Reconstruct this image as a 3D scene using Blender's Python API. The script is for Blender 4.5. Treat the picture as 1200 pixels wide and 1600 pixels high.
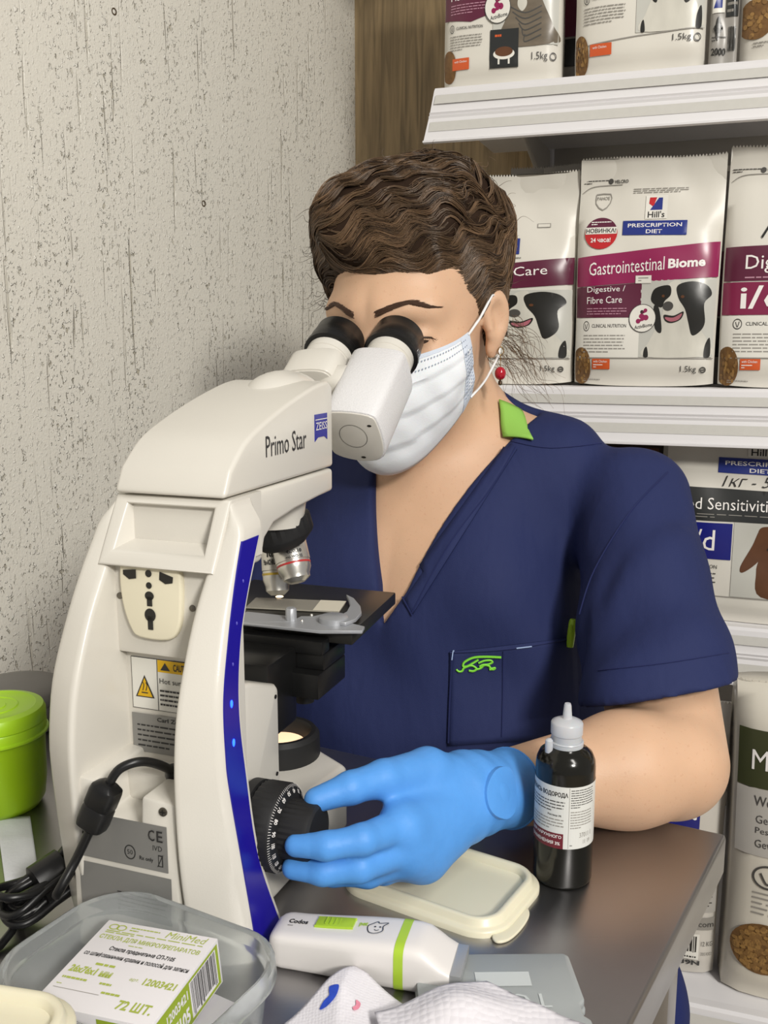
import bpy, bmesh, math, random
import numpy as np
from mathutils import Vector, Matrix
from mathutils.bvhtree import BVHTree
from mathutils import geometry as mgeo

random.seed(7)
rng = np.random.default_rng(7)
SC = bpy.context.scene
COL = SC.collection
for _o in list(bpy.data.objects):
    bpy.data.objects.remove(_o)

def lin(c):
    if isinstance(c, str):
        c = tuple(int(c[i:i + 2], 16) for i in (1, 3, 5))
    return tuple((v / 255 / 12.92) if v / 255 <= 0.04045 else ((v / 255 + 0.055) / 1.055) ** 2.4 for v in c)

# ------------------------------------------------------------------ camera
T = 0.80                      # height of the table top
FPX, PITCH, HC = 1500.0, math.radians(10.0), T + 0.40
cam_d = bpy.data.cameras.new('camera')
cam_d.sensor_fit = 'VERTICAL'
cam_d.sensor_height = 24.0
cam_d.sensor_width = 18.0
cam_d.lens = 24.0 * FPX / 1600.0
cam_d.clip_start = 0.02
cam = bpy.data.objects.new('camera', cam_d)
cam.location = (0, 0, HC)
cam.rotation_euler = (math.pi / 2 - PITCH, 0, 0)
COL.objects.link(cam)
SC.camera = cam

# ------------------------------------------------------------------ world, lamps, exposure
wd = bpy.data.worlds.new('room_air')
SC.world = wd
wd.use_nodes = True
wd.node_tree.nodes['Background'].inputs[0].default_value = (0.86, 0.85, 0.84, 1)
wd.node_tree.nodes['Background'].inputs[1].default_value = 0.35

def lamp(name, loc, target, size, power, col):
    L = bpy.data.lights.new(name, 'AREA')
    L.shape = 'RECTANGLE'
    L.size, L.size_y = size
    L.energy = power
    L.color = col
    o = bpy.data.objects.new(name, L)
    o.location = loc
    d = Vector(target) - Vector(loc)
    o.rotation_euler = d.to_track_quat('-Z', 'Y').to_euler()
    COL.objects.link(o)
    return o

lamp('ceiling_lamp', (1.15, -1.95, 2.45), (-0.1, 1.0, 1.0), (0.45, 0.4), 74, (1.0, 0.965, 0.90))
lamp('ceiling_lamp', (0.95, -0.75, 2.72), (0.3, 0.5, 0), (0.3, 1.2), 26, (1.0, 0.965, 0.91))

SC.view_settings.view_transform = 'Standard'
SC.view_settings.look = 'None'
SC.view_settings.gamma = 1.0
SC.view_settings.use_curve_mapping = False
SC.view_settings.exposure = 0.0

# ------------------------------------------------------------------ small maths
_c, _s = math.cos(PITCH), math.sin(PITCH)
def at(px, py, D):
    """the point seen at a pixel of the 1200x1600 photograph, D metres along the view axis"""
    a, b = (px - 600) / FPX, (800 - py) / FPX
    return np.array([a * D, D * (_c + b * _s), HC + D * (-_s + b * _c)])
def at_z(px, py, z):
    d = at(px, py, 1.0) - np.array([0, 0, HC])
    return np.array([0, 0, HC]) + d * (T + z - HC) / d[2]
def unit(v):
    v = np.array(v, float)
    return v / np.linalg.norm(v)

# ------------------------------------------------------------------ materials
MATS = {}
def mat(name, col, rough=.5, metal=0., var=.06, vs=25., bump=0., bs=300., spec=.5, trans=0., ior=1.45,
        sss=0., coat=0., emit=None, estr=0., alpha=1., stretch=(1, 1, 1), rvar=0.):
    if name in MATS:
        return MATS[name]
    m = bpy.data.materials.new(name)
    m.use_nodes = True
    nt = m.node_tree
    N, Lk = nt.nodes, nt.links
    b = N['Principled BSDF']
    I = b.inputs
    c = lin(col)
    tc = N.new('ShaderNodeTexCoord')
    mp = N.new('ShaderNodeMapping')
    mp.inputs['Scale'].default_value = stretch
    Lk.new(tc.outputs['Object'], mp.inputs[0])
    nz = N.new('ShaderNodeTexNoise')
    nz.inputs['Scale'].default_value = vs
    nz.inputs['Detail'].default_value = 4
    Lk.new(mp.outputs[0], nz.inputs['Vector'])
    mx = N.new('ShaderNodeMix')
    mx.data_type = 'RGBA'
    mx.inputs[6].default_value = (*[max(0, v * (1 - var)) for v in c], 1)
    mx.inputs[7].default_value = (*[min(1, v * (1 + var)) for v in c], 1)
    Lk.new(nz.outputs[0], mx.inputs[0])
    Lk.new(mx.outputs[2], I['Base Color'])
    I['Roughness'].default_value = rough
    if rvar:
        mr = N.new('ShaderNodeMapRange')
        mr.inputs[3].default_value = rough - rvar
        mr.inputs[4].default_value = rough + rvar
        Lk.new(nz.outputs[0], mr.inputs[0])
        Lk.new(mr.outputs[0], I['Roughness'])
    I['Metallic'].default_value = metal
    I['Specular IOR Level'].default_value = spec
    I['IOR'].default_value = ior
    I['Transmission Weight'].default_value = trans
    I['Alpha'].default_value = alpha
    I['Coat Weight'].default_value = coat
    I['Coat Roughness'].default_value = .1
    if sss:
        I['Subsurface Weight'].default_value = sss
        I['Subsurface Radius'].default_value = (1, .35, .2)
        I['Subsurface Scale'].default_value = .006
    if emit:
        I['Emission Color'].default_value = (*lin(emit), 1)
        I['Emission Strength'].default_value = estr
    if bump:
        n2 = N.new('ShaderNodeTexNoise')
        n2.inputs['Scale'].default_value = bs
        n2.inputs['Detail'].default_value = 3
        Lk.new(mp.outputs[0], n2.inputs['Vector'])
        bp = N.new('ShaderNodeBump')
        bp.inputs['Strength'].default_value = bump
        bp.inputs['Distance'].default_value = .001
        Lk.new(n2.outputs[0], bp.inputs['Height'])
        Lk.new(bp.outputs[0], I['Normal'])
    MATS[name] = m
    return m

# ------------------------------------------------------------------ mesh building
FRAMES = {}          # root empty -> its world matrix
class MB:
    """collects shapes and links them as ONE mesh object"""
    def __init__(s):
        s.v, s.f, s.fm, s.mats = [], [], [], []
    def mi(s, m):
        if m not in s.mats:
            s.mats.append(m)
        return s.mats.index(m)
    def add(s, verts, faces, m):
        o = len(s.v)
        i = s.mi(m)
        s.v.extend([tuple(map(float, p)) for p in verts])
        s.f.extend([tuple(int(k) + o for k in f) for f in faces])
        s.fm.extend([i] * len(faces))
    def box(s, c, size, m, bev=0., rot=None, segs=2):
        bm = bmesh.new()
        bmesh.ops.create_cube(bm, size=1.0)
        for v in bm.verts:
            v.co = Vector((v.co.x * size[0], v.co.y * size[1], v.co.z * size[2]))
        if bev:
            bmesh.ops.bevel(bm, geom=bm.edges[:], offset=bev, segments=segs, profile=.6, affect='EDGES')
        if rot is not None:
            bmesh.ops.transform(bm, matrix=rot.to_4x4(), verts=bm.verts)
        s.bm(bm, m, c)
    def bm(s, bm, m, off=(0, 0, 0)):
        bm.verts.index_update()
        s.add([(v.co.x + off[0], v.co.y + off[1], v.co.z + off[2]) for v in bm.verts],
              [[v.index for v in f.verts] for f in bm.faces], m)
        bm.free()
    def prism(s, pts, fn, t0, t1, m, bev=0., segs=2, keep=None):
        """outline pts (2D) swept between t0 and t1; fn(a,b,t)->xyz"""
        bm = bmesh.new()
        A = [bm.verts.new((p[0], p[1], t0)) for p in pts]
        B = [bm.verts.new((p[0], p[1], t1)) for p in pts]
        n = len(pts)
        bm.faces.new(A[::-1]); bm.faces.new(B)
        for i in range(n):
            bm.faces.new((A[i], A[(i + 1) % n], B[(i + 1) % n], B[i]))
        bmesh.ops.recalc_face_normals(bm, faces=bm.faces)
        if bev:
            ed = [e for e in bm.edges if abs(e.verts[0].co.z - e.verts[1].co.z) < 1e-9 or (e.calc_face_angle(0) > .5)]
            bmesh.ops.bevel(bm, geom=ed, offset=bev, segments=segs, profile=.5, affect='EDGES', clamp_overlap=True)
        big = [f for f in bm.faces if len(f.verts) > 4]
        bmesh.ops.triangulate(bm, faces=big)
        bm.verts.index_update()
        vs = [fn(v.co.x, v.co.y, v.co.z) for v in bm.verts]
        s.add(vs, [[v.index for v in f.verts] for f in bm.faces], m)
        bm.free()
    def rings(s, R, m, cap0=True, cap1=True, close=True):
        n = len(R[0])
        V = [p for r in R for p in r]
        F = []
        for i in range(len(R) - 1):
            for j in range(n if close else n - 1):
                k = (j + 1) % n
                F.append((i * n + j, i * n + k, (i + 1) * n + k, (i + 1) * n + j))
        if cap0: F.append(tuple(range(n))[::-1])
        if cap1: F.append(tuple((len(R) - 1) * n + j for j in range(n)))
        s.add(V, F, m)
    def lathe(s, prof, m, base=(0, 0, 0), axis=(0, 0, 1), segs=32, caps=True, knurl=None):
        """prof: list of (radius, height) along axis from base; knurl=(n,depth,i0,i1)"""
        ax = unit(axis)
        h = np.array([1., 0, 0]) if abs(ax[0]) < .9 else np.array([0, 1., 0])
        e1 = unit(np.cross(ax, h)); e2 = np.cross(ax, e1)
        b = np.array(base, float)
        R = []
        for i, (r, z) in enumerate(prof):
            ring = []
            for k in range(segs):
                rr = r
                if knurl and knurl[1] <= i <= knurl[2] and k % 2:
                    rr = r - knurl[0]
                a = 2 * math.pi * k / segs
                ring.append(b + ax * z + e1 * rr * math.cos(a) + e2 * rr * math.sin(a))
            R.append(ring)
        s.rings(R, m, caps, caps)
    def tube(s, path, r, m, segs=8, closed=False, caps=True):
        P = np.array(path, float)
        n = len(P)
        rr = r if hasattr(r, '__len__') else [r] * n
        tg = np.gradient(P, axis=0)
        if closed:
            tg = np.roll(P, -1, 0) - np.roll(P, 1, 0)
        tg /= np.linalg.norm(tg, axis=1)[:, None] + 1e-12
        up = np.array([0, 0, 1.]) if abs(tg[0][2]) < .9 else np.array([1., 0, 0])
        e = unit(np.cross(tg[0], up))
        R = []
        for i in range(n):
            e = e - tg[i] * (e @ tg[i])
            e = e / (np.linalg.norm(e) + 1e-12)
            f = np.cross(tg[i], e)
            R.append([P[i] + rr[i] * (e * math.cos(2 * math.pi * k / segs) + f * math.sin(2 * math.pi * k / segs)) for k in range(segs)])
        if closed:
            R.append(R[0])
        s.rings(R, m, caps and not closed, caps and not closed)
    def sphere(s, c, r, m, nu=16, nv=10):
        r = r if hasattr(r, '__len__') else (r, r, r)
        V = [(c[0], c[1], c[2] + r[2])]
        F = []
        for i in range(1, nv):
            t = math.pi * i / nv
            for j in range(nu):
                p = 2 * math.pi * j / nu
                V.append((c[0] + r[0] * math.sin(t) * math.cos(p), c[1] + r[1] * math.sin(t) * math.sin(p), c[2] + r[2] * math.cos(t)))
        V.append((c[0], c[1], c[2] - r[2]))
        for j in range(nu):
            F.append((0, 1 + j, 1 + (j + 1) % nu))
            F.append((len(V) - 1, 1 + (nv - 2) * nu + (j + 1) % nu, 1 + (nv - 2) * nu + j))
        for i in range(nv - 2):
            for j in range(nu):
                a = 1 + i * nu
                F.append((a + j, a + nu + j, a + nu + (j + 1) % nu, a + (j + 1) % nu))
        s.add(V, F, m)
    def build(s, name, parent=None, world=False, smooth=40, recalc=True):
        me = bpy.data.meshes.new(name)
        V = s.v
        if world and parent is not None:
            Mi = np.array(root_matrix(parent).inverted())
            A = np.array(V)
            V = (A @ Mi[:3, :3].T + Mi[:3, 3]).tolist()
        me.from_pydata(V, [], s.f)
        for m in s.mats:
            me.materials.append(m)
        me.polygons.foreach_set('material_index', s.fm)
        if recalc:
            bm = bmesh.new(); bm.from_mesh(me)
            bmesh.ops.recalc_face_normals(bm, faces=bm.faces)
            bm.to_mesh(me); bm.free()
        if smooth:
            me.polygons.foreach_set('use_smooth', [True] * len(me.polygons))
            if smooth < 180:
                me.set_sharp_from_angle(angle=math.radians(smooth))
        me.update()
        o = bpy.data.objects.new(name, me)
        COL.objects.link(o)
        if parent is not None:
            o.parent = parent
        return o

def root_matrix(o):
    while o.parent is not None:
        o = o.parent
    return FRAMES.get(o.name, Matrix.Identity(4))
def thing(name, label, cat, loc=(0, 0, 0), rz=0., group=None):
    o = bpy.data.objects.new(name, None)
    o.empty_display_size = .02
    o.location = loc
    o.rotation_euler = (0, 0, rz)
    COL.objects.link(o)
    FRAMES[o.name] = Matrix.Translation(loc) @ Matrix.Rotation(rz, 4, 'Z')
    return tag(o, label, cat, group)
def tag(o, label, cat, group=None):
    o['label'] = label; o['category'] = cat
    if group: o['group'] = group
    return o
def struct(o):
    o['kind'] = 'structure'
    return o

def smooth_poly(pts, n=6, closed=True):
    """Catmull-Rom through pts"""
    P = np.array(pts, float)
    m = len(P)
    out = []
    for i in range(m if closed else m - 1):
        g = (lambda k: P[k % m]) if closed else (lambda k: P[min(max(k, 0), m - 1)])
        p0, p1, p2, p3 = g(i - 1), g(i), g(i + 1), g(i + 2)
        for k in range(n):
            t = k / n
            out.append(.5 * ((2 * p1) + (-p0 + p2) * t + (2 * p0 - 5 * p1 + 4 * p2 - p3) * t * t + (-p0 + 3 * p1 - 3 * p2 + p3) * t ** 3))
    if not closed:
        out.append(P[-1])
    return np.array(out)
def round_rect(w, h, r, n=6, c=(0, 0)):
    out = []
    for cx, cy, a0 in ((w / 2 - r, h / 2 - r, 0), (-w / 2 + r, h / 2 - r, 90), (-w / 2 + r, -h / 2 + r, 180), (w / 2 - r, -h / 2 + r, 270)):
        for k in range(n + 1):
            a = math.radians(a0 + 90 * k / n)
            out.append((c[0] + cx + r * math.cos(a), c[1] + cy + r * math.sin(a)))
    return out

# ------------------------------------------------------------------ flat print laid on a surface
_txt = {}
def text_mesh(txt, bold=0., shear=0.):
    key = (txt, bold, shear)
    if key not in _txt:
        cu = bpy.data.curves.new('lettering', 'FONT')
        cu.body = txt
        cu.resolution_u = 2
        cu.offset = bold
        cu.shear = shear
        ob = bpy.data.objects.new('lettering', cu)
        me = bpy.data.meshes.new_from_object(ob)
        V = np.array([v.co[:2] for v in me.vertices]).reshape(-1, 2)
        F = [tuple(p.vertices) for p in me.polygons]
        bpy.data.objects.remove(ob); bpy.data.meshes.remove(me); bpy.data.curves.remove(cu)
        _txt[key] = (V, F)
    return _txt[key]

class Art:
    """print mapped by fn(a, b, off) -> xyz; a,b in the units of the caller"""
    def __init__(s, fn, lay=.0002, cell=None):
        s.fn, s.mb, s.lay, s.cell = fn, MB(), lay, cell
    def _put(s, V, F, m, layer):
        s.mb.add([s.fn(p[0], p[1], layer * s.lay) for p in V], F, m)
    def poly(s, pts, m, layer=1):
        P = [Vector((float(p[0]), float(p[1]))) for p in pts]
        n = len(P)
        ed = [(i, (i + 1) % n) for i in range(n)]
        if s.cell:
            A = np.array([[p.x, p.y] for p in P])
            lo, hi = A.min(0), A.max(0)
            xs = np.arange(lo[0] + s.cell * .5, hi[0], s.cell); ys = np.arange(lo[1] + s.cell * .5, hi[1], s.cell)
            # also split the outline
            Q = []
            for i in range(n):
                a, b = P[i], P[(i + 1) % n]
                k = max(1, int((b - a).length / s.cell))
                Q += [a.lerp(b, j / k) for j in range(k)]
            P = Q; n = len(P)
            ed = [(i, (i + 1) % n) for i in range(n)]
            P = P + [Vector((float(x), float(y))) for x in xs for y in ys]
        r = mgeo.delaunay_2d_cdt(P, ed, [], 1, 1e-7)
        s._put([(v.x, v.y) for v in r[0]], [tuple(f) for f in r[2]], m, layer)
    def rect(s, x0, y0, x1, y1, m, layer=1):
        s.poly([(x0, y0), (x1, y0), (x1, y1), (x0, y1)], m, layer)
    def ell(s, cx, cy, rx, ry, m, layer=1, n=28, a0=0, a1=360):
        k = n if a1 - a0 == 360 else n + 1
        s.poly([(cx + rx * math.cos(math.radians(a0 + (a1 - a0) * i / n)), cy + ry * math.sin(math.radians(a0 + (a1 - a0) * i / n))) for i in range(k)], m, layer)
    def ring(s, cx, cy, rx, ry, wd, m, layer=1, n=28):
        V, F = [], []
        for i in range(n):
            a = 2 * math.pi * i / n
            V += [(cx + rx * math.cos(a), cy + ry * math.sin(a)), (cx + (rx - wd) * math.cos(a), cy + (ry - wd) * math.sin(a))]
            j = (i + 1) % n
            F.append((2 * i, 2 * j, 2 * j + 1, 2 * i + 1))
        s._put(V, F, m, layer)
    def stroke(s, pts, wd, m, layer=1, n=5):
        P = smooth_poly(pts, n, False) if len(pts) > 2 else np.array(pts, float)
        tg = np.gradient(P, axis=0)
        tg /= np.linalg.norm(tg, axis=1)[:, None] + 1e-12
        nr = np.stack([-tg[:, 1], tg[:, 0]], 1) * wd / 2
        V = []
        for p, q in zip(P, nr):
            V += [p + q, p - q]
        s._put(V, [(2 * i, 2 * i + 1, 2 * i + 3, 2 * i + 2) for i in range(len(P) - 1)], m, layer)
    def text(s, txt, x0, y0, x1, y1, m, layer=2, bold=0., shear=0., skew=0.):
        """fits the words into the rectangle; skew tips the line"""
        V, F = text_mesh(txt, bold, shear)
        lo, hi = V.min(0), V.max(0)
        Q = (V - lo) / (hi - lo)
        X = x0 + Q[:, 0] * (x1 - x0)
        Y = y0 + Q[:, 1] * (y1 - y0) + skew * Q[:, 0]
        s._put(np.stack([X, Y], 1), F, m, layer)
    def lines(s, x0, y0, x1, y1, n, m, layer=2, fill=.4, seed=1):
        """n rows of tiny print too small to read"""
        rr = random.Random(seed)
        st = (y1 - y0) / n
        for i in range(n):
            y = y1 - (i + .5) * st
            x = x0
            end = x1 if i < n - 1 else x0 + (x1 - x0) * rr.uniform(.35, .9)
            end -= (x1 - x0) * rr.uniform(0, .08)
            while x < end:
                w = min((x1 - x0) * rr.uniform(.04, .16), end - x)
                s.rect(x, y - st * fill / 2, x + w, y + st * fill / 2, m, layer)
                x += w + (x1 - x0) * .02
    def build(s, name, parent=None, world=False):
        return s.mb.build(name, parent, world, smooth=0, recalc=False)
def plane_fn(o, ex, ey):
    o, ex, ey = np.array(o, float), np.array(ex, float), np.array(ey, float)
    n = unit(np.cross(ex, ey))
    return lambda a, b, off: o + ex * a + ey * b + n * off

# ------------------------------------------------------------------ soft bodies: distance fields turned into one continuous mesh
def cone(P, a, b, ra, rb):
    a, b = np.array(a, np.float32), np.array(b, np.float32)
    d = b - a
    t = np.clip(((P - a) @ d) / (d @ d), 0, 1)
    return np.linalg.norm(P - a - t[:, None] * d, axis=1) - (ra + (rb - ra) * t)
def ellip(P, c, r):
    q = (P - np.array(c, np.float32)) / np.array(r, np.float32)
    k0 = np.linalg.norm(q, axis=1)
    k1 = np.linalg.norm(q / np.array(r, np.float32), axis=1) + 1e-9
    return k0 * (k0 - 1) / k1
def smin(a, b, k):
    h = np.maximum(k - np.abs(a - b), 0) / k
    return np.minimum(a, b) - h * h * k * .25
def smax(a, b, k):
    return -smin(-a, -b, k)
def chain(P, pts, rad, k=.004):
    d = None
    for i in range(len(pts) - 1):
        e = cone(P, pts[i], pts[i + 1], rad[i], rad[i + 1])
        d = e if d is None else smin(d, e, k)
    return d
def sdf_mesh(fn, lo, hi, h, thick=3.):
    lo = np.array(lo, float)
    nb = np.ceil((np.array(hi, float) - lo) / (4 * h)).astype(int)
    bi = np.stack(np.meshgrid(*[np.arange(n) for n in nb], indexing='ij'), -1).reshape(-1, 3)
    cen = (lo + (bi * 4 + 1.5) * h).astype(np.float32)
    d = fn(cen)
    V = np.repeat(np.repeat(np.repeat(np.where(d < 0, -1., 1.).astype(np.float32).reshape(nb), 4, 0), 4, 1), 4, 2)
    act = bi[np.abs(d) < h * (3.5 + thick)]
    off = np.stack(np.meshgrid(*[np.arange(4)] * 3, indexing='ij'), -1).reshape(-1, 3)
    ijk = (act[:, None] * 4 + off[None]).reshape(-1, 3)
    V[ijk[:, 0], ijk[:, 1], ijk[:, 2]] = fn((lo + ijk * h).astype(np.float32))
    S = V < 0
    n = np.array(V.shape) - 1
    def sl(o): return tuple(slice(o[i], o[i] + n[i]) for i in range(3))
    cnt = np.zeros(n, np.int8)
    cor = [(i, j, k) for i in (0, 1) for j in (0, 1) for k in (0, 1)]
    for o in cor: cnt += S[sl(o)]
    cells = np.argwhere((cnt > 0) & (cnt < 8))
    idx = np.full(n, -1, np.int64)
    idx[tuple(cells.T)] = np.arange(len(cells))
    acc = np.zeros((len(cells), 3)); num = np.zeros(len(cells))
    for o in cor:
        for ax in range(3):
            if o[ax]: continue
            q = list(o); q[ax] = 1
            a = V[tuple((cells + o).T)]; b = V[tuple((cells + q).T)]
            m = (a < 0) != (b < 0)
            t = a[m] / (a[m] - b[m])
            p = np.array(o, float)[None].repeat(m.sum(), 0)
            p[:, ax] += t
            acc[m] += p; num[m] += 1
    verts = lo + (cells + acc / num[:, None]) * h
    faces = []
    for ax in range(3):
        b, c = (ax + 1) % 3, (ax + 2) % 3
        A = [slice(None)] * 3; B = [slice(None)] * 3
        A[ax] = slice(0, -1); B[ax] = slice(1, None)
        e = np.argwhere(S[tuple(A)] != S[tuple(B)])
        e = e[(e[:, b] > 0) & (e[:, c] > 0) & (e[:, b] < n[b]) & (e[:, c] < n[c])]
        s0 = S[tuple(e.T)]
        def id_(db, dc):
            q = e.copy(); q[:, b] -= db; q[:, c] -= dc
            return idx[tuple(q.T)]
        Q = np.stack([id_(1, 1), id_(0, 1), id_(0, 0), id_(1, 0)], 1)
        Q[~s0] = Q[~s0][:, ::-1]
        faces.append(Q)
    F = np.concatenate(faces)
    F = F[(F >= 0).all(1)]
    return verts, F
def np_mesh(name, V, F, mats, parent=None, mi=None, smooth=True):
    me = bpy.data.meshes.new(name)
    if parent is not None:
        Mi = np.array(root_matrix(parent).inverted())
        V = V @ Mi[:3, :3].T + Mi[:3, 3]
    me.from_pydata(np.asarray(V).tolist(), [], np.asarray(F).tolist())
    for m in mats: me.materials.append(m)
    if mi is not None: me.polygons.foreach_set('material_index', np.asarray(mi, np.int32))
    if smooth: me.polygons.foreach_set('use_smooth', [True] * len(me.polygons))
    me.update()
    o = bpy.data.objects.new(name, me)
    COL.objects.link(o)
    if parent is not None: o.parent = parent
    return o
def relax(V, F, it=2, f=.5):
    n = len(V)
    E = np.concatenate([F[:, [0, 1]], F[:, [1, 2]], F[:, [2, 3]], F[:, [3, 0]]])
    E = np.concatenate([E, E[:, ::-1]])
    deg = np.bincount(E[:, 0], minlength=n)[:, None]
    for _ in range(it):
        s = np.stack([np.bincount(E[:, 0], weights=V[E[:, 1], k], minlength=n) for k in range(3)], 1)
        V = V * (1 - f) + f * s / np.maximum(deg, 1)
    return V

# ================================================================== THE SETTING
def plaster():
    m = bpy.data.materials.new('scored_plaster')
    m.use_nodes = True
    N, Lk = m.node_tree.nodes, m.node_tree.links
    b = N['Principled BSDF']
    tc = N.new('ShaderNodeTexCoord')
    def noise(scale, stretch, detail=3, rough=.55):
        mp = N.new('ShaderNodeMapping'); mp.inputs['Scale'].default_value = stretch
        Lk.new(tc.outputs['Object'], mp.inputs[0])
        n = N.new('ShaderNodeTexNoise'); n.inputs['Scale'].default_value = scale
        n.inputs['Detail'].default_value = detail; n.inputs['Roughness'].default_value = rough
        Lk.new(mp.outputs[0], n.inputs['Vector']); return n.outputs[0]
    def ramp(src, a, b_, inv=False):
        r = N.new('ShaderNodeMapRange'); r.interpolation_type = 'SMOOTHSTEP'
        r.inputs[1].default_value, r.inputs[2].default_value = a, b_
        r.inputs[3].default_value, r.inputs[4].default_value = (1, 0) if inv else (0, 1)
        Lk.new(src, r.inputs[0]); return r.outputs[0]
    def op(o, a, b_):
        q = N.new('ShaderNodeMath'); q.operation = o
        for i, v in enumerate((a, b_)):
            if isinstance(v, (int, float)): q.inputs[i].default_value = v
            else: Lk.new(v, q.inputs[i])
        return q.outputs[0]
    band = ramp(noise(30, (1, 1, .10), 3), .40, .66)          # upright bands where the grit was dragged
    groove = ramp(noise(75, (1.6, 1.6, .07), 2), .61, .68)    # long thin scores
    pits = ramp(noise(165, (1, 1, .55), 3), .60, .66)         # torn pits
    grit = noise(340, (1, 1, .8), 4)
    soft = noise(14, (1, 1, .6), 3)
    pit = op('MULTIPLY', pits, op('ADD', op('MULTIPLY', band, .85), .15))
    low = op('MAXIMUM', pit, op('MULTIPLY', groove, op('MULTIPLY', band, .8)))
    crumb_glint = op('MULTIPLY', ramp(noise(185, (1, 1, .8), 2), .58, .66), op('ADD', op('MULTIPLY', band, .75), .25))
    h = op('ADD', op('SUBTRACT', op('MULTIPLY', crumb_glint, 1.2), op('MULTIPLY', low, 1.6)), op('ADD', op('MULTIPLY', grit, .45), op('MULTIPLY', soft, .8)))
    bp = N.new('ShaderNodeBump'); bp.inputs['Strength'].default_value = 1.0; bp.inputs['Distance'].default_value = .0016
    Lk.new(h, bp.inputs['Height']); Lk.new(bp.outputs[0], b.inputs['Normal'])
    mx = N.new('ShaderNodeMix'); mx.data_type = 'RGBA'
    mx.inputs[6].default_value = (*lin('#dcd8cd'), 1); mx.inputs[7].default_value = (*lin('#8d8262'), 1)
    Lk.new(op('MULTIPLY', low, .55), mx.inputs[0])
    m2 = N.new('ShaderNodeMix'); m2.data_type = 'RGBA'; m2.inputs[7].default_value = (*lin('#f1eee4'), 1)
    Lk.new(op('MULTIPLY', crumb_glint, .9), m2.inputs[0]); Lk.new(mx.outputs[2], m2.inputs[6]); Lk.new(m2.outputs[2], b.inputs['Base Color'])  # raised crumbs also get a paler colour, painting in glints of gloss
    b.inputs['Roughness'].default_value = .30
    b.inputs['Specular IOR Level'].default_value = .55
    return m
def wood(name, c0, c1, sc=1.0):
    m = bpy.data.materials.new(name)
    m.use_nodes = True
    N, Lk = m.node_tree.nodes, m.node_tree.links
    b = N['Principled BSDF']
    tc = N.new('ShaderNodeTexCoord'); mp = N.new('ShaderNodeMapping')
    mp.inputs['Scale'].default_value = (1, 1, .06)
    Lk.new(tc.outputs['Object'], mp.inputs[0])
    n = N.new('ShaderNodeTexNoise'); n.inputs['Scale'].default_value = 90 * sc; n.inputs['Detail'].default_value = 6
    n.inputs['Distortion'].default_value = .8
    Lk.new(mp.outputs[0], n.inputs['Vector'])
    cr = N.new('ShaderNodeValToRGB')
    cr.color_ramp.elements[0].position = .34; cr.color_ramp.elements[0].color = (*lin(c0), 1)
    cr.color_ramp.elements[1].position = .64; cr.color_ramp.elements[1].color = (*lin(c1), 1)
    Lk.new(n.outputs[0], cr.inputs[0]); Lk.new(cr.outputs[0], b.inputs['Base Color'])
    bp = N.new('ShaderNodeBump'); bp.inputs['Strength'].default_value = .25; bp.inputs['Distance'].default_value = .0006
    Lk.new(n.outputs[0], bp.inputs['Height']); Lk.new(bp.outputs[0], b.inputs['Normal'])
    b.inputs['Roughness'].default_value = .5
    return m

K = np.array([-.052, 1.83])
def wall(name, rz, x0, x1, m):
    mb = MB(); mb.box(((x0 + x1) / 2, .05, 1.4), (x1 - x0, .1, 2.8), m)
    o = mb.build(name); o.location = (K[0], K[1], 0); o.rotation_euler = (0, 0, rz)
    return struct(o)
wall('wall_left', math.radians(60), -2.6, 0.03, plaster())
wall('wall_back', math.radians(-19), 0.0, 2.4, wood('oak_board', '#7b694c', '#a8906a'))
mb = MB(); mb.box((-.1, .4, -.05), (5, 5.6, .1), mat('floor_vinyl', '#a89c8a', rough=.5, vs=8, var=.12, bump=.1))
struct(mb.build('floor'))

# ================================================================== SHELVING UNIT  (its own frame: x along the shelves, y depth, z up)
RZ = math.radians(-19)
M_shelf = mat('shelf_enamel', '#dad8d9', rough=.35, var=.02)
M_tape = mat('clear_tape', '#c4c2bc', rough=.18, var=.05, vs=120, spec=.7)
M_back = mat('shelf_back_panel', '#b5b0a8', rough=.5, var=.03)
unit_root = thing('shelving_unit', 'white metal shelving unit full of pet food bags against the back wall', 'shelving', (0, 0, 0), RZ)
XL, XR = -.386, .95
def rail(z, c0, hgt=.074):
    """price rail: leaning front strip with two ribs"""
    prof = [(c0 + .012, 0), (c0, 0), (c0 - .003, -.004), (c0 - .0085, -hgt * .44), (c0 - .0115, -hgt * .455), (c0 - .0095, -hgt * .50),
            (c0 - .0125, -hgt * .515), (c0 - .0115, -hgt * .56), (c0 - .021, -hgt * .955), (c0 - .025, -hgt * .97), (c0 - .025, -hgt),
            (c0 - .018, -hgt - .001), (c0 + .008, -.012)]
    mb = MB()
    R = []
    for x, e in ((XL, 1), (XR, 0)):
        R.append([(x + e * .010 * (q[1] / hgt), q[0], z + q[1]) for q in prof])
    mb.rings(R, M_shelf)
    r = mb.build('price_rail', unit_root, smooth=25)
    for a, b in ((.14, .30), (.63, .80)):
        t = MB()
        def f(k): return c0 - .003 - .018 * k - .0006
        dx = .010
        t.add([(XL + .004 - dx * a, f(a), z - hgt * a), (XR, f(a), z - hgt * a), (XR, f(b), z - hgt * b), (XL + .004 - dx * b, f(b), z - hgt * b)], [(0, 1, 2, 3)], M_tape)
        t.build('tape_strip', r, smooth=0)
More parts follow.
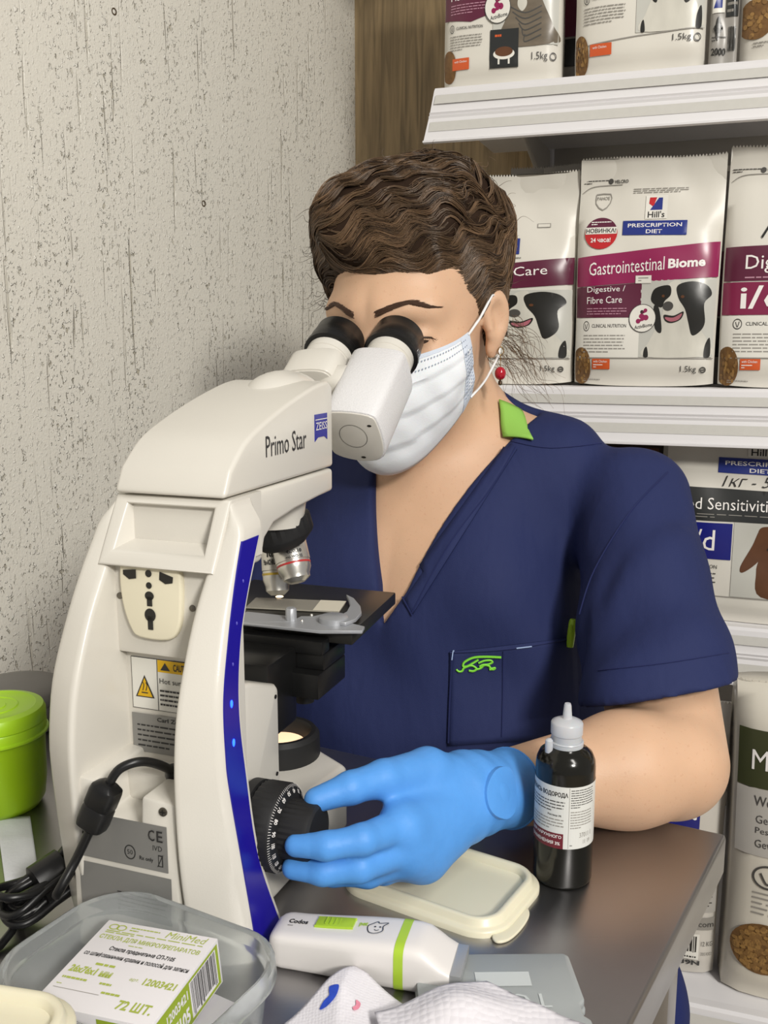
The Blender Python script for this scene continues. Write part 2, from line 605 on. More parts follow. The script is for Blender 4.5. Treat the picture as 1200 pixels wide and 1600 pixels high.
for z, c0 in ((1.941, 1.335), (1.541, 1.335), (1.141, 1.335), (.823, 1.335), (.400, 1.125)):
    mb = MB(); mb.box(((XL + XR) / 2 + .002, (c0 + .01 + 1.68) / 2, z - .012), (XR - XL - .004, 1.68 - c0 - .01, .024), M_shelf, .002)
    mb.build('shelf', unit_root)
    rail(z, c0)
    if z > .5:
        for x in (-.288, .66):
            mb = MB(); mb.prism([(1.40, z - .026), (1.69, z - .026), (1.69, z - .10), (1.62, z - .085)], lambda a, b, t: (t, a, b), x - .004, x + .004, M_back, .002)
            mb.build('shelf_bracket', unit_root)
for i, (z0, z1) in enumerate(((.05, .42), (.424, .82), (.824, 1.22), (1.224, 1.62), (1.624, 2.02))):
    mb = MB(); mb.box((.33, 1.697, (z0 + z1) / 2), (1.23, .012, z1 - z0), M_back, .002)
    mb.build('back_panel', unit_root)
for x in (-.295, .94):
    mb = MB(); mb.box((x, 1.69, 1.02), (.03, .03, 2.04), M_shelf, .003)
    for k in range(36):
        mb.box((x, 1.6745, .1 + k * .052), (.005, .001, .022), mat('dark_slot', '#2c2a28'))
    mb.build('upright', unit_root)
mb = MB(); mb.box((.28, 1.42, .15), (1.3, .5, .30), M_shelf, .004); mb.build('plinth', unit_root)

# ================================================================== PET FOOD BAGS
P_white = mat('bag_silver_white', '#d6d2c8', rough=.28, var=.03, vs=12, spec=.6)
P_grey = mat('bag_grey', '#97938d', rough=.32, var=.06, vs=12, spec=.6)
P_plum = mat('print_plum', '#5b2138', rough=.3, var=.03, spec=.6)
P_berry = mat('print_berry', '#8c2150', rough=.28, var=.03, spec=.6)
P_berry2 = mat('print_berry_dark', '#7e2346', rough=.28, var=.03, spec=.6)
P_blue = mat('print_blue', '#26347f', rough=.3, var=.03, spec=.6)
P_deep = mat('print_deep_blue', '#1a1f74', rough=.25, var=.03, spec=.6)
P_paper = mat('print_paper_white', '#dedbd2', rough=.3, var=.02, spec=.6)
P_photo = mat('print_photo_grey', '#bdbcb4', rough=.28, var=.05, vs=9, spec=.6)
P_black = mat('print_black', '#23221f', rough=.3, var=.2, vs=60, spec=.6)
P_ink = mat('print_ink', '#4a4845', rough=.4, var=.05)
P_pale = mat('print_pale_ink', '#8f8b84', rough=.4, var=.05)
P_or = mat('print_orange', '#c9582c', rough=.3, var=.04)
P_red = mat('print_red', '#b9272b', rough=.3, var=.04)
P_tex = mat('print_white_letters', '#eae6e2', rough=.35, var=.01)
P_rose = mat('print_rose_letters', '#b98a9b', rough=.35, var=.01)
P_fur = mat('print_white_fur', '#c9c6bb', rough=.3, var=.22, vs=45, stretch=(1, 1, .4))
P_brown = mat('print_brown_fur', '#5b3a25', rough=.3, var=.35, vs=40)
P_tabby = mat('print_tabby_fur', '#6d6355', rough=.3, var=.5, vs=55, stretch=(.5, 1, 1.6))
P_pink = mat('print_pink_tongue', '#a8646f', rough=.3, var=.1)
P_kib = mat('print_kibble', '#6e4f2c', rough=.4, var=.55, vs=190)
P_kib2 = mat('print_kibble_light', '#93703f', rough=.4, var=.3, vs=150)
P_kib3 = mat('print_kibble_mid', '#7c5c34', rough=.4, var=.3, vs=150)
P_olive = mat('print_olive', '#3d4027', rough=.3, var=.05)
P_char = mat('print_charcoal', '#2b2c2b', rough=.24, var=.05, spec=.7)
P_skyb = mat('print_sky_blue', '#3579bf', rough=.3, var=.03)

def sstep(a, b, x):
    t = np.clip((x - a) / (b - a), 0, 1)
    return t * t * (3 - 2 * t)
class Bag:
    def __init__(s, label, X0, X1, z, h, c, body=P_white, d=.075, rot=0., seed=0, tilt=0., group=None, cat='bag', flat=.62):
        s.w, s.h, s.d, s.seed, s.flat = X1 - X0, h, d, seed, flat
        cx = (X0 + X1) / 2
        a = -RZ
        wx = cx * math.cos(a) + (c + d / 2) * math.sin(a)
        wy = -cx * math.sin(a) + (c + d / 2) * math.cos(a)
        s.tilt = tilt
        s.root = thing('pet_food_bag', label, cat, (wx, wy, z), RZ + rot, group)
        mb = MB()
        nx, nz = 18, 40
        ss = np.linspace(0, 1, nx); ts = np.linspace(0, 1, nz)
        R = []
        for j, t in enumerate(ts):
            f = [s.pt(q, t, 0, 1) for q in ss]
            b = [s.pt(q, t, 0, -1) for q in ss[::-1]]
            R.append(f + b)
        mb.rings(R, body)
        # pinked top edge
        n = 46
        V, F = [], []
        for k in range(n):
            p0, p1 = s.pt(k / n, 1, 0), s.pt((k + 1) / n, 1, 0)
            o = len(V); m_ = (p0 + p1) / 2 + np.array([0, 0, .0035])
            V += [p0, p1, m_]; F.append((o, o + 1, o + 2))
        mb.add(V, F, body)
        mb.build('bag_body', s.root, smooth=60)
        s.art = Art(lambda a_, b_, off: s.pt(a_, b_, off + .0005), lay=.00026, cell=.035)
    def pt(s, q, t, off, side=1):
        a = 2 * q - 1
        th = s.d * (.72 + .28 * sstep(0, .10, t)) * (1 - .97 * sstep(s.flat - .1, max(.97, s.flat + .1), t))
        prof = max(0., 1 - abs(a) ** 5) ** .6
        y = -side * th / 2 * (.55 + .45 * prof)
        k = s.seed
        wr = .0011 * math.sin(9 * q + 7 * t + k) + .0009 * math.sin(21 * t - 6 * q + 2 * k) + .0008 * math.sin(26 * q * t + 3 * k)
        wr += .0022 * sstep(.7, 1, t) * math.sin(7 * q + k)
        x = (a * s.w / 2) * (1 - .012 * math.sin(4 * t + k)) + .0
        z = t * s.h + .002 * sstep(.8, 1, t) * math.sin(5 * q + k)
        if t < .06:
            z += .004 * (1 - t / .06) * abs(a) ** 3
        return np.array([x, y + wr * (1 if side > 0 else -1) - off * side + s.tilt * t * s.h, z])
    def done(s):
        s.art.mb.build('printed_design', s.root, smooth=180, recalc=False)

def remap(A, x0, y0, x1, y1):
    """child printer working in 0..1 inside a rectangle of A"""
    B = Art(lambda a, b, off: A.fn(x0 + a * (x1 - x0), y0 + b * (y1 - y0), off), A.lay, None)
    B.mb = A.mb
    B.cell = .09
    return B
def collie(A, x0, y0, x1, y1):
    B = remap(A, x0, y0, x1, y1)
    B.rect(0, 0, 1, 1, P_photo, 2)
    Q = lambda pts: smooth_poly([((x - 680) / 310, (915 - y) / 340) for x, y in pts], 5)
    B.poly(Q([(800, 590), (842, 582), (852, 650), (882, 730), (940, 800), (968, 850), (975, 908), (705, 912), (722, 850), (745, 800), (775, 720), (775, 640)]), P_fur, 3)
    B.poly(Q([(740, 612), (798, 600), (806, 640), (782, 668), (770, 695), (738, 680), (724, 655)]), P_black, 4)
    B.poly(Q([(738, 690), (760, 700), (775, 790), (765, 808), (745, 780)]), P_black, 4)
    B.poly(Q([(832, 602), (890, 584), (950, 600), (973, 640), (945, 680), (952, 760), (935, 800), (902, 818), (885, 765), (868, 705), (838, 655)]), P_black, 4)
    B.poly(Q([(958, 860), (976, 830), (980, 908), (955, 912)]), P_black, 4)
    B.poly(Q([(705, 880), (716, 870), (722, 912), (703, 912)]), P_black, 4)
    B.ell((797 - 680) / 310, (915 - 690) / 340, .07, .06, P_ink, 5)
    B.poly(Q([(782, 728), (822, 732), (862, 714), (852, 748), (815, 764), (788, 754)]), P_black, 5)
    B.poly(Q([(788, 738), (822, 740), (856, 722), (845, 748), (815, 758), (793, 750)]), P_pink, 6)
    B.ell((855 - 680) / 310, (915 - 650) / 340, .025, .02, P_brown, 6)
    B.ell((775 - 680) / 310, (915 - 646) / 340, .02, .018, P_brown, 6)
def kibble(A, cx, cy, rx, ry, seed=0, n=34, half=None, k=.12):
    B = A
    pts = [(cx + rx * math.cos(a), cy + ry * math.sin(a)) for a in np.linspace(0, 2 * math.pi, 30)[:-1]]
    if half is not None:
        pts = [(max(p[0], half), p[1]) for p in pts]
    B.poly(pts, P_kib, 3)
    r = random.Random(seed)
    for i in range(n):
        a, q = r.uniform(0, 6.28), math.sqrt(r.uniform(0, .8))
        x, y = cx + rx * q * math.cos(a), cy + ry * q * math.sin(a)
        if half is None or x > half + rx * .12:
            B.ell(x, y, rx * k * r.uniform(.8, 1.15), ry * k * r.uniform(.8, 1.15), P_kib2 if i % 2 else P_kib3, 4 + i % 3, 7)
def hills(A, x0, y0, x1, y1, txt="Hill's"):
    """logo square over a banner; rectangle covers both"""
    w, h = x1 - x0, y1 - y0
    A.poly([(x0, y0 + h * .05), (x1, y0), (x1, y0 + h * .36), (x0, y0 + h * .40)], P_blue, 3)
    A.text('PRESCRIPTION', x0 + w * .08, y0 + h * .23, x1 - w * .08, y0 + h * .325, P_tex, 4, .012, skew=-h * .02)
    A.text('DIET', x0 + w * .37, y0 + h * .07, x0 + w * .62, y0 + h * .165, P_tex, 4, .012, skew=-h * .01)
    lx0, lx1 = x0 + w * .34, x0 + w * .68
    A.rect(lx0, y0 + h * .42, lx1, y1, P_paper, 3)
    A.poly([(lx0 + w * .07, y0 + h * .64), (lx0 + w * .26, y0 + h * .64), (lx0 + w * .26, y0 + h * .94), (lx0 + w * .20, y0 + h * .94)], P_blue, 4)
    A.poly([(lx0 + w * .05, y0 + h * .80), (lx0 + w * .12, y0 + h * .72), (lx0 + w * .17, y0 + h * .95), (lx0 + w * .06, y0 + h * .95)], P_red, 4)
    A.text(txt, lx0 + w * .04, y0 + h * .45, lx1 - w * .04, y0 + h * .61, P_black, 4, .015)
def clinical(A, x0, y0, x1, y1, seed=1, small=False):
    w, h = x1 - x0, y1 - y0
    if not small:
        A.rect(x0, y0, x1, y1, P_paper, 2)
    A.ring(x0 + w * .17, y1 - h * .2, w * .05, h * .13, w * .008, P_ink, 3)
    A.stroke([(x0 + w * .15, y1 - h * .15), (x0 + w * .17, y1 - h * .27), (x0 + w * .19, y1 - h * .14)], w * .008, P_ink, 3)
    A.text('CLINICAL NUTRITION', x0 + w * .26, y1 - h * .24, x0 + w * .8, y1 - h * .15, P_ink, 3, .01)
    A.lines(x0 + w * .13, y0 + h * .1, x0 + w * .8, y1 - h * .4, 6, P_pale, 3, .35, seed)
def activ(A, cx, cy, rx, ry):
    A.ell(cx, cy, rx, ry, P_ink, 7)
    A.ell(cx, cy, rx * .95, ry * .95, P_paper, 8)
    for x, y, r, m in ((-.1, .15, .16, P_berry), (.25, .05, .2, P_berry), (-.3, -.2, .17, P_berry), (.2, .55, .14, P_berry), (-.05, .45, .13, P_black), (.0, -.05, .14, P_berry)):
        A.ell(cx + rx * x, cy + ry * y, rx * r, ry * r, m, 9, 14)
    A.stroke([(cx - rx * .3, cy - ry * .2), (cx + rx * .2, cy + ry * .05), (cx - rx * .1, cy + ry * .3), (cx + rx * .2, cy + ry * .5)], rx * .12, P_berry, 9)
    A.text('ActivBiome', cx - rx * .55, cy - ry * .78, cx + rx * .75, cy - ry * .52, P_black, 9, .01, skew=ry * .22)
def foot(A, seed=0, kc=P_kib, txt='1.5kg', y=.125):
    A.rect(0.01, y - .002, .99, y + .002, P_pale, 3)
    kibble(A, .055, .085, .075, .088, seed, half=.008)
    A.rect(.14, .075, .27, .122, P_or, 4)
    A.text('with Chicken', .15, .105, .25, .116, P_tex, 5)
    A.lines(.15, .08, .22, .10, 2, P_tex, 5)
    A.text(txt, .77, .058, .88, .092, P_ink, 4)
    A.ring(.925, .075, .022, .014, .006, P_ink, 4)
    A.rect(.91, .072, .94, .077, P_ink, 4)
    A.lines(.06, .01, .2, .03, 2, P_pale, 4)
def top_tear(A):
    A.lines(.02, .895, .22, .915, 2, P_ink, 3)
    A.text('VELCRO', .24, .895, .34, .91, P_ink, 3, .02)
    A.ell(.215, .905, .018, .012, P_ink, 3)
    A.stroke([(.02, .86), (.1, .885), (.3, .888)], .004, P_pale, 3)

G1 = 'pet food bags on the shelves'
# --- middle shelf
b = Bag('dog food bag with berry band and round red sticker, centre of the middle shelf', -.190, -.0045, 1.142, .300, 1.345, seed=1, group=G1)
A = b.art
top_tear(A)
A.poly([(0.01, .44), (.99, .475), (.99, .625), (0.01, .57)], P_berry, 2)
A.text('Gastrointestinal', .10, .488, .625, .545, P_tex, 4, .0, skew=.02)
A.text('Biome', .65, .512, .90, .553, P_tex, 4, .035, skew=.008)
A.poly([(.008, .305), (.475, .305), (.475, .455), (.008, .437)], P_plum, 2)
A.text('Digestive /', .09, .408, .36, .44, P_tex, 4, .0, skew=.004)
A.text('Fibre Care', .09, .365, .34, .395, P_tex, 4, .0, skew=.004)
A.lines(.09, .315, .38, .35, 3, P_rose, 4, .3)
clinical(A, .01, .128, .47, .302, 3)
collie(A, .47, .13, .985, .465)
activ(A, .49, .30, .095, .062)
A.rect(.43, .452, .54, .485, P_paper, 7); A.lines(.45, .458, .52, .48, 2, P_pale, 8)
foot(A, 1)
hills(A, .32, .655, .76, .835)
A.lines(.38, .845, .76, .87, 3, P_pale, 3, .4)
A.ell(.17, .675, .115, .07, P_red, 4); A.ell(.17, .675, .115, .07, P_plum, 5, 28, 20, 160)
A.rect(.06, .672, .28, .702, P_paper, 6); A.text('НОВИНКА!', .065, .677, .275, .697, P_black, 7, .02)
A.text('24 часа!', .10, .635, .24, .655, P_tex, 7, .02); A.lines(.1, .71, .24, .73, 2, P_tex, 7)
A.stroke([(.12, .85), (.12, .81), (.17, .78), (.22, .81), (.22, .85), (.12, .85)], .006, P_pale, 3, 2); A.text('PAHOE', .125, .825, .215, .84, P_pale, 3, .01)
b.done()
b = Bag("dog food bag with plum band and collie photo, partly hidden by the person's hair", -.375, -.194, 1.142, .288, 1.35, seed=2, rot=.03, group=G1)
A = b.art
A.poly([(0.01, .44), (.99, .475), (.99, .60), (0.01, .555)], P_plum, 2)
A.text('Digestive Care', .02, .488, .80, .545, P_tex, 4, skew=.02)
A.lines(.3, .462, .84, .472, 1, P_rose, 4)
collie(A, .30, .13, .985, .45)
A.rect(.01, .13, .30, .43, P_paper, 2)
foot(A, 2)
hills(A, .02, .62, .58, .83)
A.rect(.70, .745, .80, .765, P_pale, 3); A.rect(.706, .748, .794, .762, P_white, 4)
A.lines(.4, .58, .6, .61, 2, P_pale, 3)
A.lines(.05, .95, .5, .96, 1, P_pale, 3)
b.done()
b = Bag('dog food bag with large white letters on berry block, right edge of middle shelf', .0, .19, 1.142, .306, 1.345, seed=3, group=G1)
A = b.art
top_tear(A)
A.poly([(0.01, .445), (.99, .445), (.99, .595), (0.01, .585)], P_plum, 2)
A.text('Digestive Care', .14, .475, .92, .55, P_tex, 4)
A.lines(.14, .452, .6, .465, 1, P_rose, 4)
A.rect(.008, .305, .99, .44, P_berry2, 2)
A.text('i/d', .12, .33, .40, .425, P_tex, 4, .012)
clinical(A, .01, .128, .60, .302, 5)
collie(A, .62, .13, .985, .30)
foot(A, 3)
hills(A, .42, .645, .95, .83)
A.stroke([(.23, .62), (.31, .70), (.30, .615)], .012, P_black, 6); A.text('кг - 62', .36, .625, .8, .675, P_black, 6, .0, .35)
b.done()
for X0, X1, lab, sd in ((-.315, -.135, 'grey pet food bag peeking out behind the leftmost bag of the middle shelf', 4), (-.125, .055, 'grey pet food bag peeking out behind the red sticker bag, middle shelf', 5)):
    b = Bag(lab, X0, X1, 1.142, .318, 1.47, P_grey, seed=sd, group=G1)
    A = b.art
    A.rect(.01, .30, .99, .58, P_plum, 2); A.rect(.01, .12, .99, .29, P_char, 2)
    A.rect(.02, .93, .98, .955, P_white, 2)
    b.done()
# --- top shelf
b = Bag('cat food bag with tabby cat photo, leftmost on the top shelf', -.381, -.222, 1.542, .285, 1.345, seed=6, rot=.04, group=G1)
A = b.art
A.rect(.008, .305, .52, .56, P_plum, 2)
A.poly([(.008, .305), (.25, .285), (.5, .325), (.5, .33), (.008, .33)], P_plum, 2)
A.text('Fibre Care', .07, .385, .42, .42, P_tex, 4)
A.text('Digestive /', .07, .44, .44, .48, P_tex, 4)
A.lines(.07, .32, .4, .37, 4, P_rose, 4, .3)
clinical(A, .01, .15, .44, .29, 7, True)
B = remap(A, .44, .16, .985, .58)
B.rect(0, 0, 1, 1, P_photo, 2)
B.poly(smooth_poly([(.22, .62), (.18, .9), (.3, .82), (.45, .84), (.55, .78), (.72, .9), (.68, .62), (.78, .42), (.92, .2), (.98, .02), (.12, .02), (.2, .3), (.26, .45)], 5), P_tabby, 3)
B.poly(smooth_poly([(.4, .5), (.5, .5), (.52, .42), (.45, .36), (.38, .42)], 5), P_fur, 4)
B.ell(.35, .66, .05, .03, P_olive, 5); B.ell(.56, .65, .05, .03, P_olive, 5)
B.ell(.45, .5, .03, .02, P_pink, 5)
for k in range(6):
    B.stroke([(.25 + .05 * k, .42 - .06 * k), (.5, .34 - .06 * k), (.75 - .0 * k, .40 - .06 * k)], .014, P_ink, 4)
for k in range(4):
    B.stroke([(.36 + .06 * k, .78), (.38 + .045 * k, .70)], .014, P_ink, 4)
A.rect(.42, .07, .66, .24, P_char, 5)
A.lines(.46, .20, .62, .225, 1, P_or, 6)
A.ell(.54, .13, .09, .025, P_paper, 6); A.ell(.54, .14, .075, .022, P_brown, 7)
A.rect(.49, .085, .505, .12, P_paper, 6); A.rect(.575, .085, .59, .12, P_paper, 6)
activ(A, .48, .335, .11, .07)
A.rect(.09, .078, .24, .13, P_or, 4); A.text('with Chicken', .11, .11, .22, .12, P_tex, 5)
A.poly([(max(.055 + .07 * math.cos(t), .008), .095 + .075 * math.sin(t)) for t in np.linspace(0, 6.2, 24)], P_kib, 3)
A.text('1.5kg', .77, .088, .90, .13, P_ink, 4); A.ring(.945, .108, .026, .018, .006, P_ink, 4)
b.done()
b = Bag('dog food bag with white dog chest photo, second front bag on top shelf', -.203, -.038, 1.542, .285, 1.345, seed=7, group=G1)
A = b.art
clinical(A, .01, .20, .50, .36, 8, True)
collie(A, .48, .165, .985, .54)
A.poly([(.01, .125), (.5, .15), (.99, .165), (.99, .17), (.5, .155), (.01, .13)], P_pale, 3)
kibble(A, .05, .09, .07, .09, 8, half=.008)
A.rect(.13, .085, .30, .135, P_or, 4); A.text('with Chicken', .15, .115, .26, .126, P_tex, 5)
A.text('1.5kg', .76, .11, .90, .145, P_ink, 4); A.ring(.945, .127, .026, .018, .006, P_ink, 4)
A.rect(.01, .40, .45, .6, P_plum, 2); A.rect(.01, .6, .99, .7, P_berry, 2)
b.done()
b = Bag('dark sided pet food bag wedged edge-on between two bags at top right', -.034, .0, 1.542, .285, 1.352, P_grey, d=.03, seed=8, group=G1)
A = b.art
A.rect(.03, .36, .97, .9, P_char, 2); A.lines(.1, .40, .9, .56, 9, P_pale, 3, .4)
A.rect(.06, .22, .5, .31, P_paper, 3); A.poly([(.1, .24), (.4, .24), (.4, .3), (.25, .3)], P_blue, 4)
A.rect(.55, .2, .97, .33, P_char, 3); A.lines(.58, .21, .95, .32, 4, P_pale, 4)
A.ring(.3, .155, .16, .02, .07, P_black, 4)
A.lines(.08, .1, .6, .125, 2, P_ink, 4); A.text('2000', .08, .045, .6, .075, P_black, 4, .02)
for k in range(7): A.rect(.66 + .04 * k, .06, .68 + .04 * k + .006 * (k % 3), .16, P_black, 4)
b.done()
b = Bag('pet food bag with kibble circle and blue tab at the top right corner', .003, .19, 1.542, .285, 1.345, seed=9, group=G1)
A = b.art
kibble(A, .09, .175, .12, .082, 9, 40, half=.008)
A.rect(.22, .175, .5, .215, P_skyb, 4); A.text('NEW', .30, .182, .48, .208, P_tex, 5, .02)
A.rect(.22, .125, .5, .173, P_or, 4); A.lines(.25, .13, .48, .165, 3, P_tex, 5)
A.lines(.16, .29, .5, .36, 4, P_ink, 3, .3); A.lines(.08, .06, .3, .085, 2, P_pale, 3)
b.done()
b = Bag('dark plum bag in the gap behind the two left bags, top shelf', -.28, -.12, 1.542, .28, 1.46, P_grey, seed=10, group=G1)
A = b.art
A.rect(.01, .30, .99, .9, P_plum, 2); A.rect(.01, .05, .3, .12, P_blue, 2)
A.rect(.01, .16, .99, .29, P_char, 2)
b.done()
# --- lower shelf
b = Bag('dog food bag with black band and brown dog photo, on the lower shelf', -.06, .145, .824, .262, 1.345, seed=11, group=G1)
A = b.art
A.poly([(.008, .535), (.99, .535), (.99, .685), (.008, .705)], P_char, 2)
A.text('Food Sensitivities', .045, .592, .735, .650, P_tex, 4, -.004); A.lines(.08, .548, .9, .575, 2, P_pale, 4, .25)
A.rect(.008, .335, .44, .525, P_deep, 2); A.text('z/d', .13, .38, .335, .49, P_tex, 4, .0)
A.text('CLINICAL NUTRITION', .05, .285, .36, .305, P_ink, 3); A.lines(.08, .18, .36, .27, 4, P_ink, 3, .25, 4)
B = remap(A, .45, .145, .99, .533)
B.rect(0, 0, 1, 1, P_photo, 2)
B.poly(smooth_poly([(.28, .9), (.40, .97), (.62, .97), (.78, .88), (.9, .6), (.86, .3), (.95, .02), (.35, .02), (.28, .35), (.3, .55)], 5), P_brown, 3)
B.poly(smooth_poly([(.3, .92), (.22, .7), (.1, .42), (.13, .34), (.3, .5), (.36, .7)], 5), P_brown, 4)
B.ell(.42, .66, .035, .025, P_black, 5); B.ell(.62, .66, .035, .025, P_black, 5)
B.ell(.53, .5, .10, .06, P_black, 5); B.poly(smooth_poly([(.42, .40), (.65, .40), (.6, .30), (.48, .28)], 5), P_black, 5); B.poly(smooth_poly([(.46, .37), (.6, .37), (.56, .3), (.5, .29)], 5), P_pink, 6)
A.rect(.008, .138, .99, .143, P_pale, 3)
hills(A, .33, .765, .86, .98)
A.text('1кг - 51,2', .36, .70, .80, .762, P_black, 6, -.01, .35)
b.done()
b = Bag("dark brown bag half hidden behind the person's shoulder, under the middle shelf", -.26, -.066, .824, .27, 1.37, mat('bag_dark', '#33291f', rough=.3, var=.2, vs=20), seed=12, group=G1)
A = b.art
A.rect(.6, .60, .97, .85, P_brown, 2); A.lines(.63, .63, .94, .80, 5, P_pale, 3, .25)
b.done()
# --- bottom deck
b = Bag('large pet food sack with olive block and big kibble circle, bottom right', .043, .39, .401, .40, 1.15, mat('sack_white', '#d3cdbf', rough=.3, var=.03, vs=10), d=.12, seed=13, flat=.99, rot=.10)
A = b.art
_sack = A.fn
A.fn = lambda a_, b_, off: _sack(a_, b_ * 1.175, off)
A.rect(.006, .60, .99, .750, P_olive, 2); A.text('Metabolic', .046, .648, .34, .700, P_tex, 5, skew=.008)
A.rect(.006, .42, .99, .598, mat('sack_grey', '#b0aca5', rough=.3, var=.04), 2)
A.text('Weight Management', .058, .545, .37, .580, P_ink, 5, .0)
for i, q in enumerate(('Gestion du', 'Peso + Urinary', 'Gewicht +')):
    A.text(q, .066, .508 - .032 * i, (.21, .26, .20)[i], .529 - .032 * i, P_ink, 4, .0)
A.ring(.115, .365, .050, .034, .006, P_ink, 3); A.stroke([(.09, .375), (.115, .345), (.14, .38)], .006, P_ink, 3); A.text('CLINICAL NUTRITION', .25, .355, .9, .375, P_ink, 3)
A.lines(.07, .255, .8, .325, 5, P_pale, 3, .3)
kibble(A, .115, .163, .105, .072, 13, 230, half=.010, k=.085)
A.lines(.22, .015, .6, .035, 3, P_pale, 3)
b.done()
b = Bag('white pet food sack showing barcode back and deep blue block, beyond the table corner', -.15, .038, .401, .36, 1.172, mat('sack_pale', '#c6c1b8', rough=.3, var=.04, vs=10), d=.07, seed=14, flat=.95)
A = b.art
A.rect(.40, .565, .85, .70, P_deep, 2); A.text('Vet', .66, .60, .83, .67, P_tex, 3)
A.rect(.01, .415, .99, .424, P_brown, 2)
A.rect(.01, .255, .99, .375, mat('sack_text', '#aaa69f', rough=.35), 2); A.lines(.45, .265, .97, .365, 9, P_ink, 3, .4, 3)
A.rect(.01, .185, .99, .235, P_pale, 2); A.text('HillsPet.com', .70, .198, .985, .220, P_ink, 4, .01)
A.rect(.62, .070, .90, .168, P_paper, 3)
rr = random.Random(5); x = .75
while x < .88:
    w = rr.choice((.006, .01, .016)); A.rect(x, .078, min(x + w, .89), .160, P_black, 4); x += w + rr.choice((.006, .01))
A.text('0039N', .70, .040, .91, .066, P_black, 4, .03)
A.text('12 KG', .915, .125, .985, .142, P_ink, 4); A.text('DOG FOOD', .915, .09, .985, .102, P_ink, 4)
b.done()

# ================================================================== STEEL TABLE
def steel():
    m = bpy.data.materials.new('brushed_steel')
    m.use_nodes = True
    N, Lk = m.node_tree.nodes, m.node_tree.links
    b = N['Principled BSDF']
    tc = N.new('ShaderNodeTexCoord'); mp = N.new('ShaderNodeMapping')
    mp.inputs['Rotation'].default_value = (0, 0, math.radians(27)); mp.inputs['Scale'].default_value = (.05, 1, 1)
    Lk.new(tc.outputs['Object'], mp.inputs[0])
    n = N.new('ShaderNodeTexNoise'); n.inputs['Scale'].default_value = 420; n.inputs['Detail'].default_value = 3
    Lk.new(mp.outputs[0], n.inputs['Vector'])
    n2 = N.new('ShaderNodeTexNoise'); n2.inputs['Scale'].default_value = 7; n2.inputs['Detail'].default_value = 5
    Lk.new(tc.outputs['Object'], n2.inputs['Vector'])
    mr = N.new('ShaderNodeMapRange'); mr.inputs[3].default_value = .24; mr.inputs[4].default_value = .44
    Lk.new(n2.outputs[0], mr.inputs[0]); Lk.new(mr.outputs[0], b.inputs['Roughness'])
    mx = N.new('ShaderNodeMix'); mx.data_type = 'RGBA'
    mx.inputs[6].default_value = (*lin('#a09fa2'), 1); mx.inputs[7].default_value = (*lin('#b5b3b2'), 1)
    Lk.new(n2.outputs[0], mx.inputs[0]); Lk.new(mx.outputs[2], b.inputs['Base Color'])
    bp = N.new('ShaderNodeBump'); bp.inputs['Strength'].default_value = .12; bp.inputs['Distance'].default_value = .0004
    Lk.new(n.outputs[0], bp.inputs['Height']); Lk.new(bp.outputs[0], b.inputs['Normal'])
    b.inputs['Metallic'].default_value = 1.0
    return m
M_steel = steel()
tab = thing('steel_table', 'brushed stainless steel worktable under the microscope and bottle', 'table', (0, 0, 0))
TA, TB = np.array([.2835, .7355]), np.array([-.42, 1.093])
TD = np.array([-.517, -.856]) * .62
outline = [TA, TB, TB + TD, TA + TD]
mb = MB()
mb.prism(outline, lambda a, b, t: (a, b, t), T - .036, T, M_steel, .0035, 3)
mb.build('worktop', tab, smooth=30)
def inset(p, q, r, d):
    return p + unit(q - p) * d + unit(r - p) * d
cs = [inset(outline[i], outline[(i + 1) % 4], outline[i - 1], .045) for i in range(4)]
for i, c in enumerate(cs):
    mb = MB(); mb.box((c[0], c[1], (T - .036) / 2), (.04, .04, T - .036), M_steel, .004, Matrix.Rotation(math.radians(-27), 3, 'Z'))
    mb.build('leg', tab)
for i in range(4):
    a, b = cs[i], cs[(i + 1) % 4]
    d = unit(b - a); L = np.linalg.norm(b - a)
    mb = MB(); mb.box((*((a + b) / 2), T - .060), (L - .04, .02, .046), M_steel, .002, Matrix.Rotation(math.atan2(d[1], d[0]), 3, 'Z'))
    mb.build('apron_rail', tab)

# ================================================================== MICROSCOPE  (frame: x to its right, y towards the person, z up from the table)
RM = math.radians(-20)
O_m = np.array([-.1382, .6299, T])
MW = np.array([math.cos(RM), math.sin(RM), 0]); MU = np.array([-math.sin(RM), math.cos(RM), 0])
def loc_m(P):
    d = np.array(P) - O_m
    return np.array([d @ MW, d @ MU, d[2]])
def atm(px, py, D): return loc_m(at(px, py, D))
scope = thing('microscope', 'white binocular microscope with blue lit side strip standing on the steel table', 'microscope', O_m, RM)
W_sc = mat('scope_white', '#d4d0c7', rough=.25, var=.015, bump=.06, bs=900, spec=.6)
W_sp = mat('scope_white_speckled', '#dcdbdc', rough=.35, var=.05, vs=700, bump=.5, bs=800)
K_sc = mat('scope_black', '#141414', rough=.32, var=.1)
K_rub = mat('scope_black_rubber', '#1c1c1d', rough=.55, var=.1)
Chrome = mat('scope_chrome', '#d4d1ca', rough=.28, metal=.85, var=.05)
Satin = mat('scope_satin_metal', '#aeb0b4', rough=.42, metal=.45, var=.04)
B_strip = mat('strip_blue', '#1d1390', rough=.22, var=.03, spec=.6)
B_led = mat('led_blue', '#2a50ff', emit='#1238ff', estr=9.)
B_led0 = mat('led_off', '#5a55b8', rough=.3)
Lab_g = mat('label_silver', '#8d8c89', rough=.38, metal=.35, var=.05)
Scr = mat('screw_steel', '#77736c', rough=.35, metal=1.)
Cream = mat('socket_cream', '#e3dcc4', rough=.35, var=.02)
YZ = lambda a, b, t: (t, a, b)

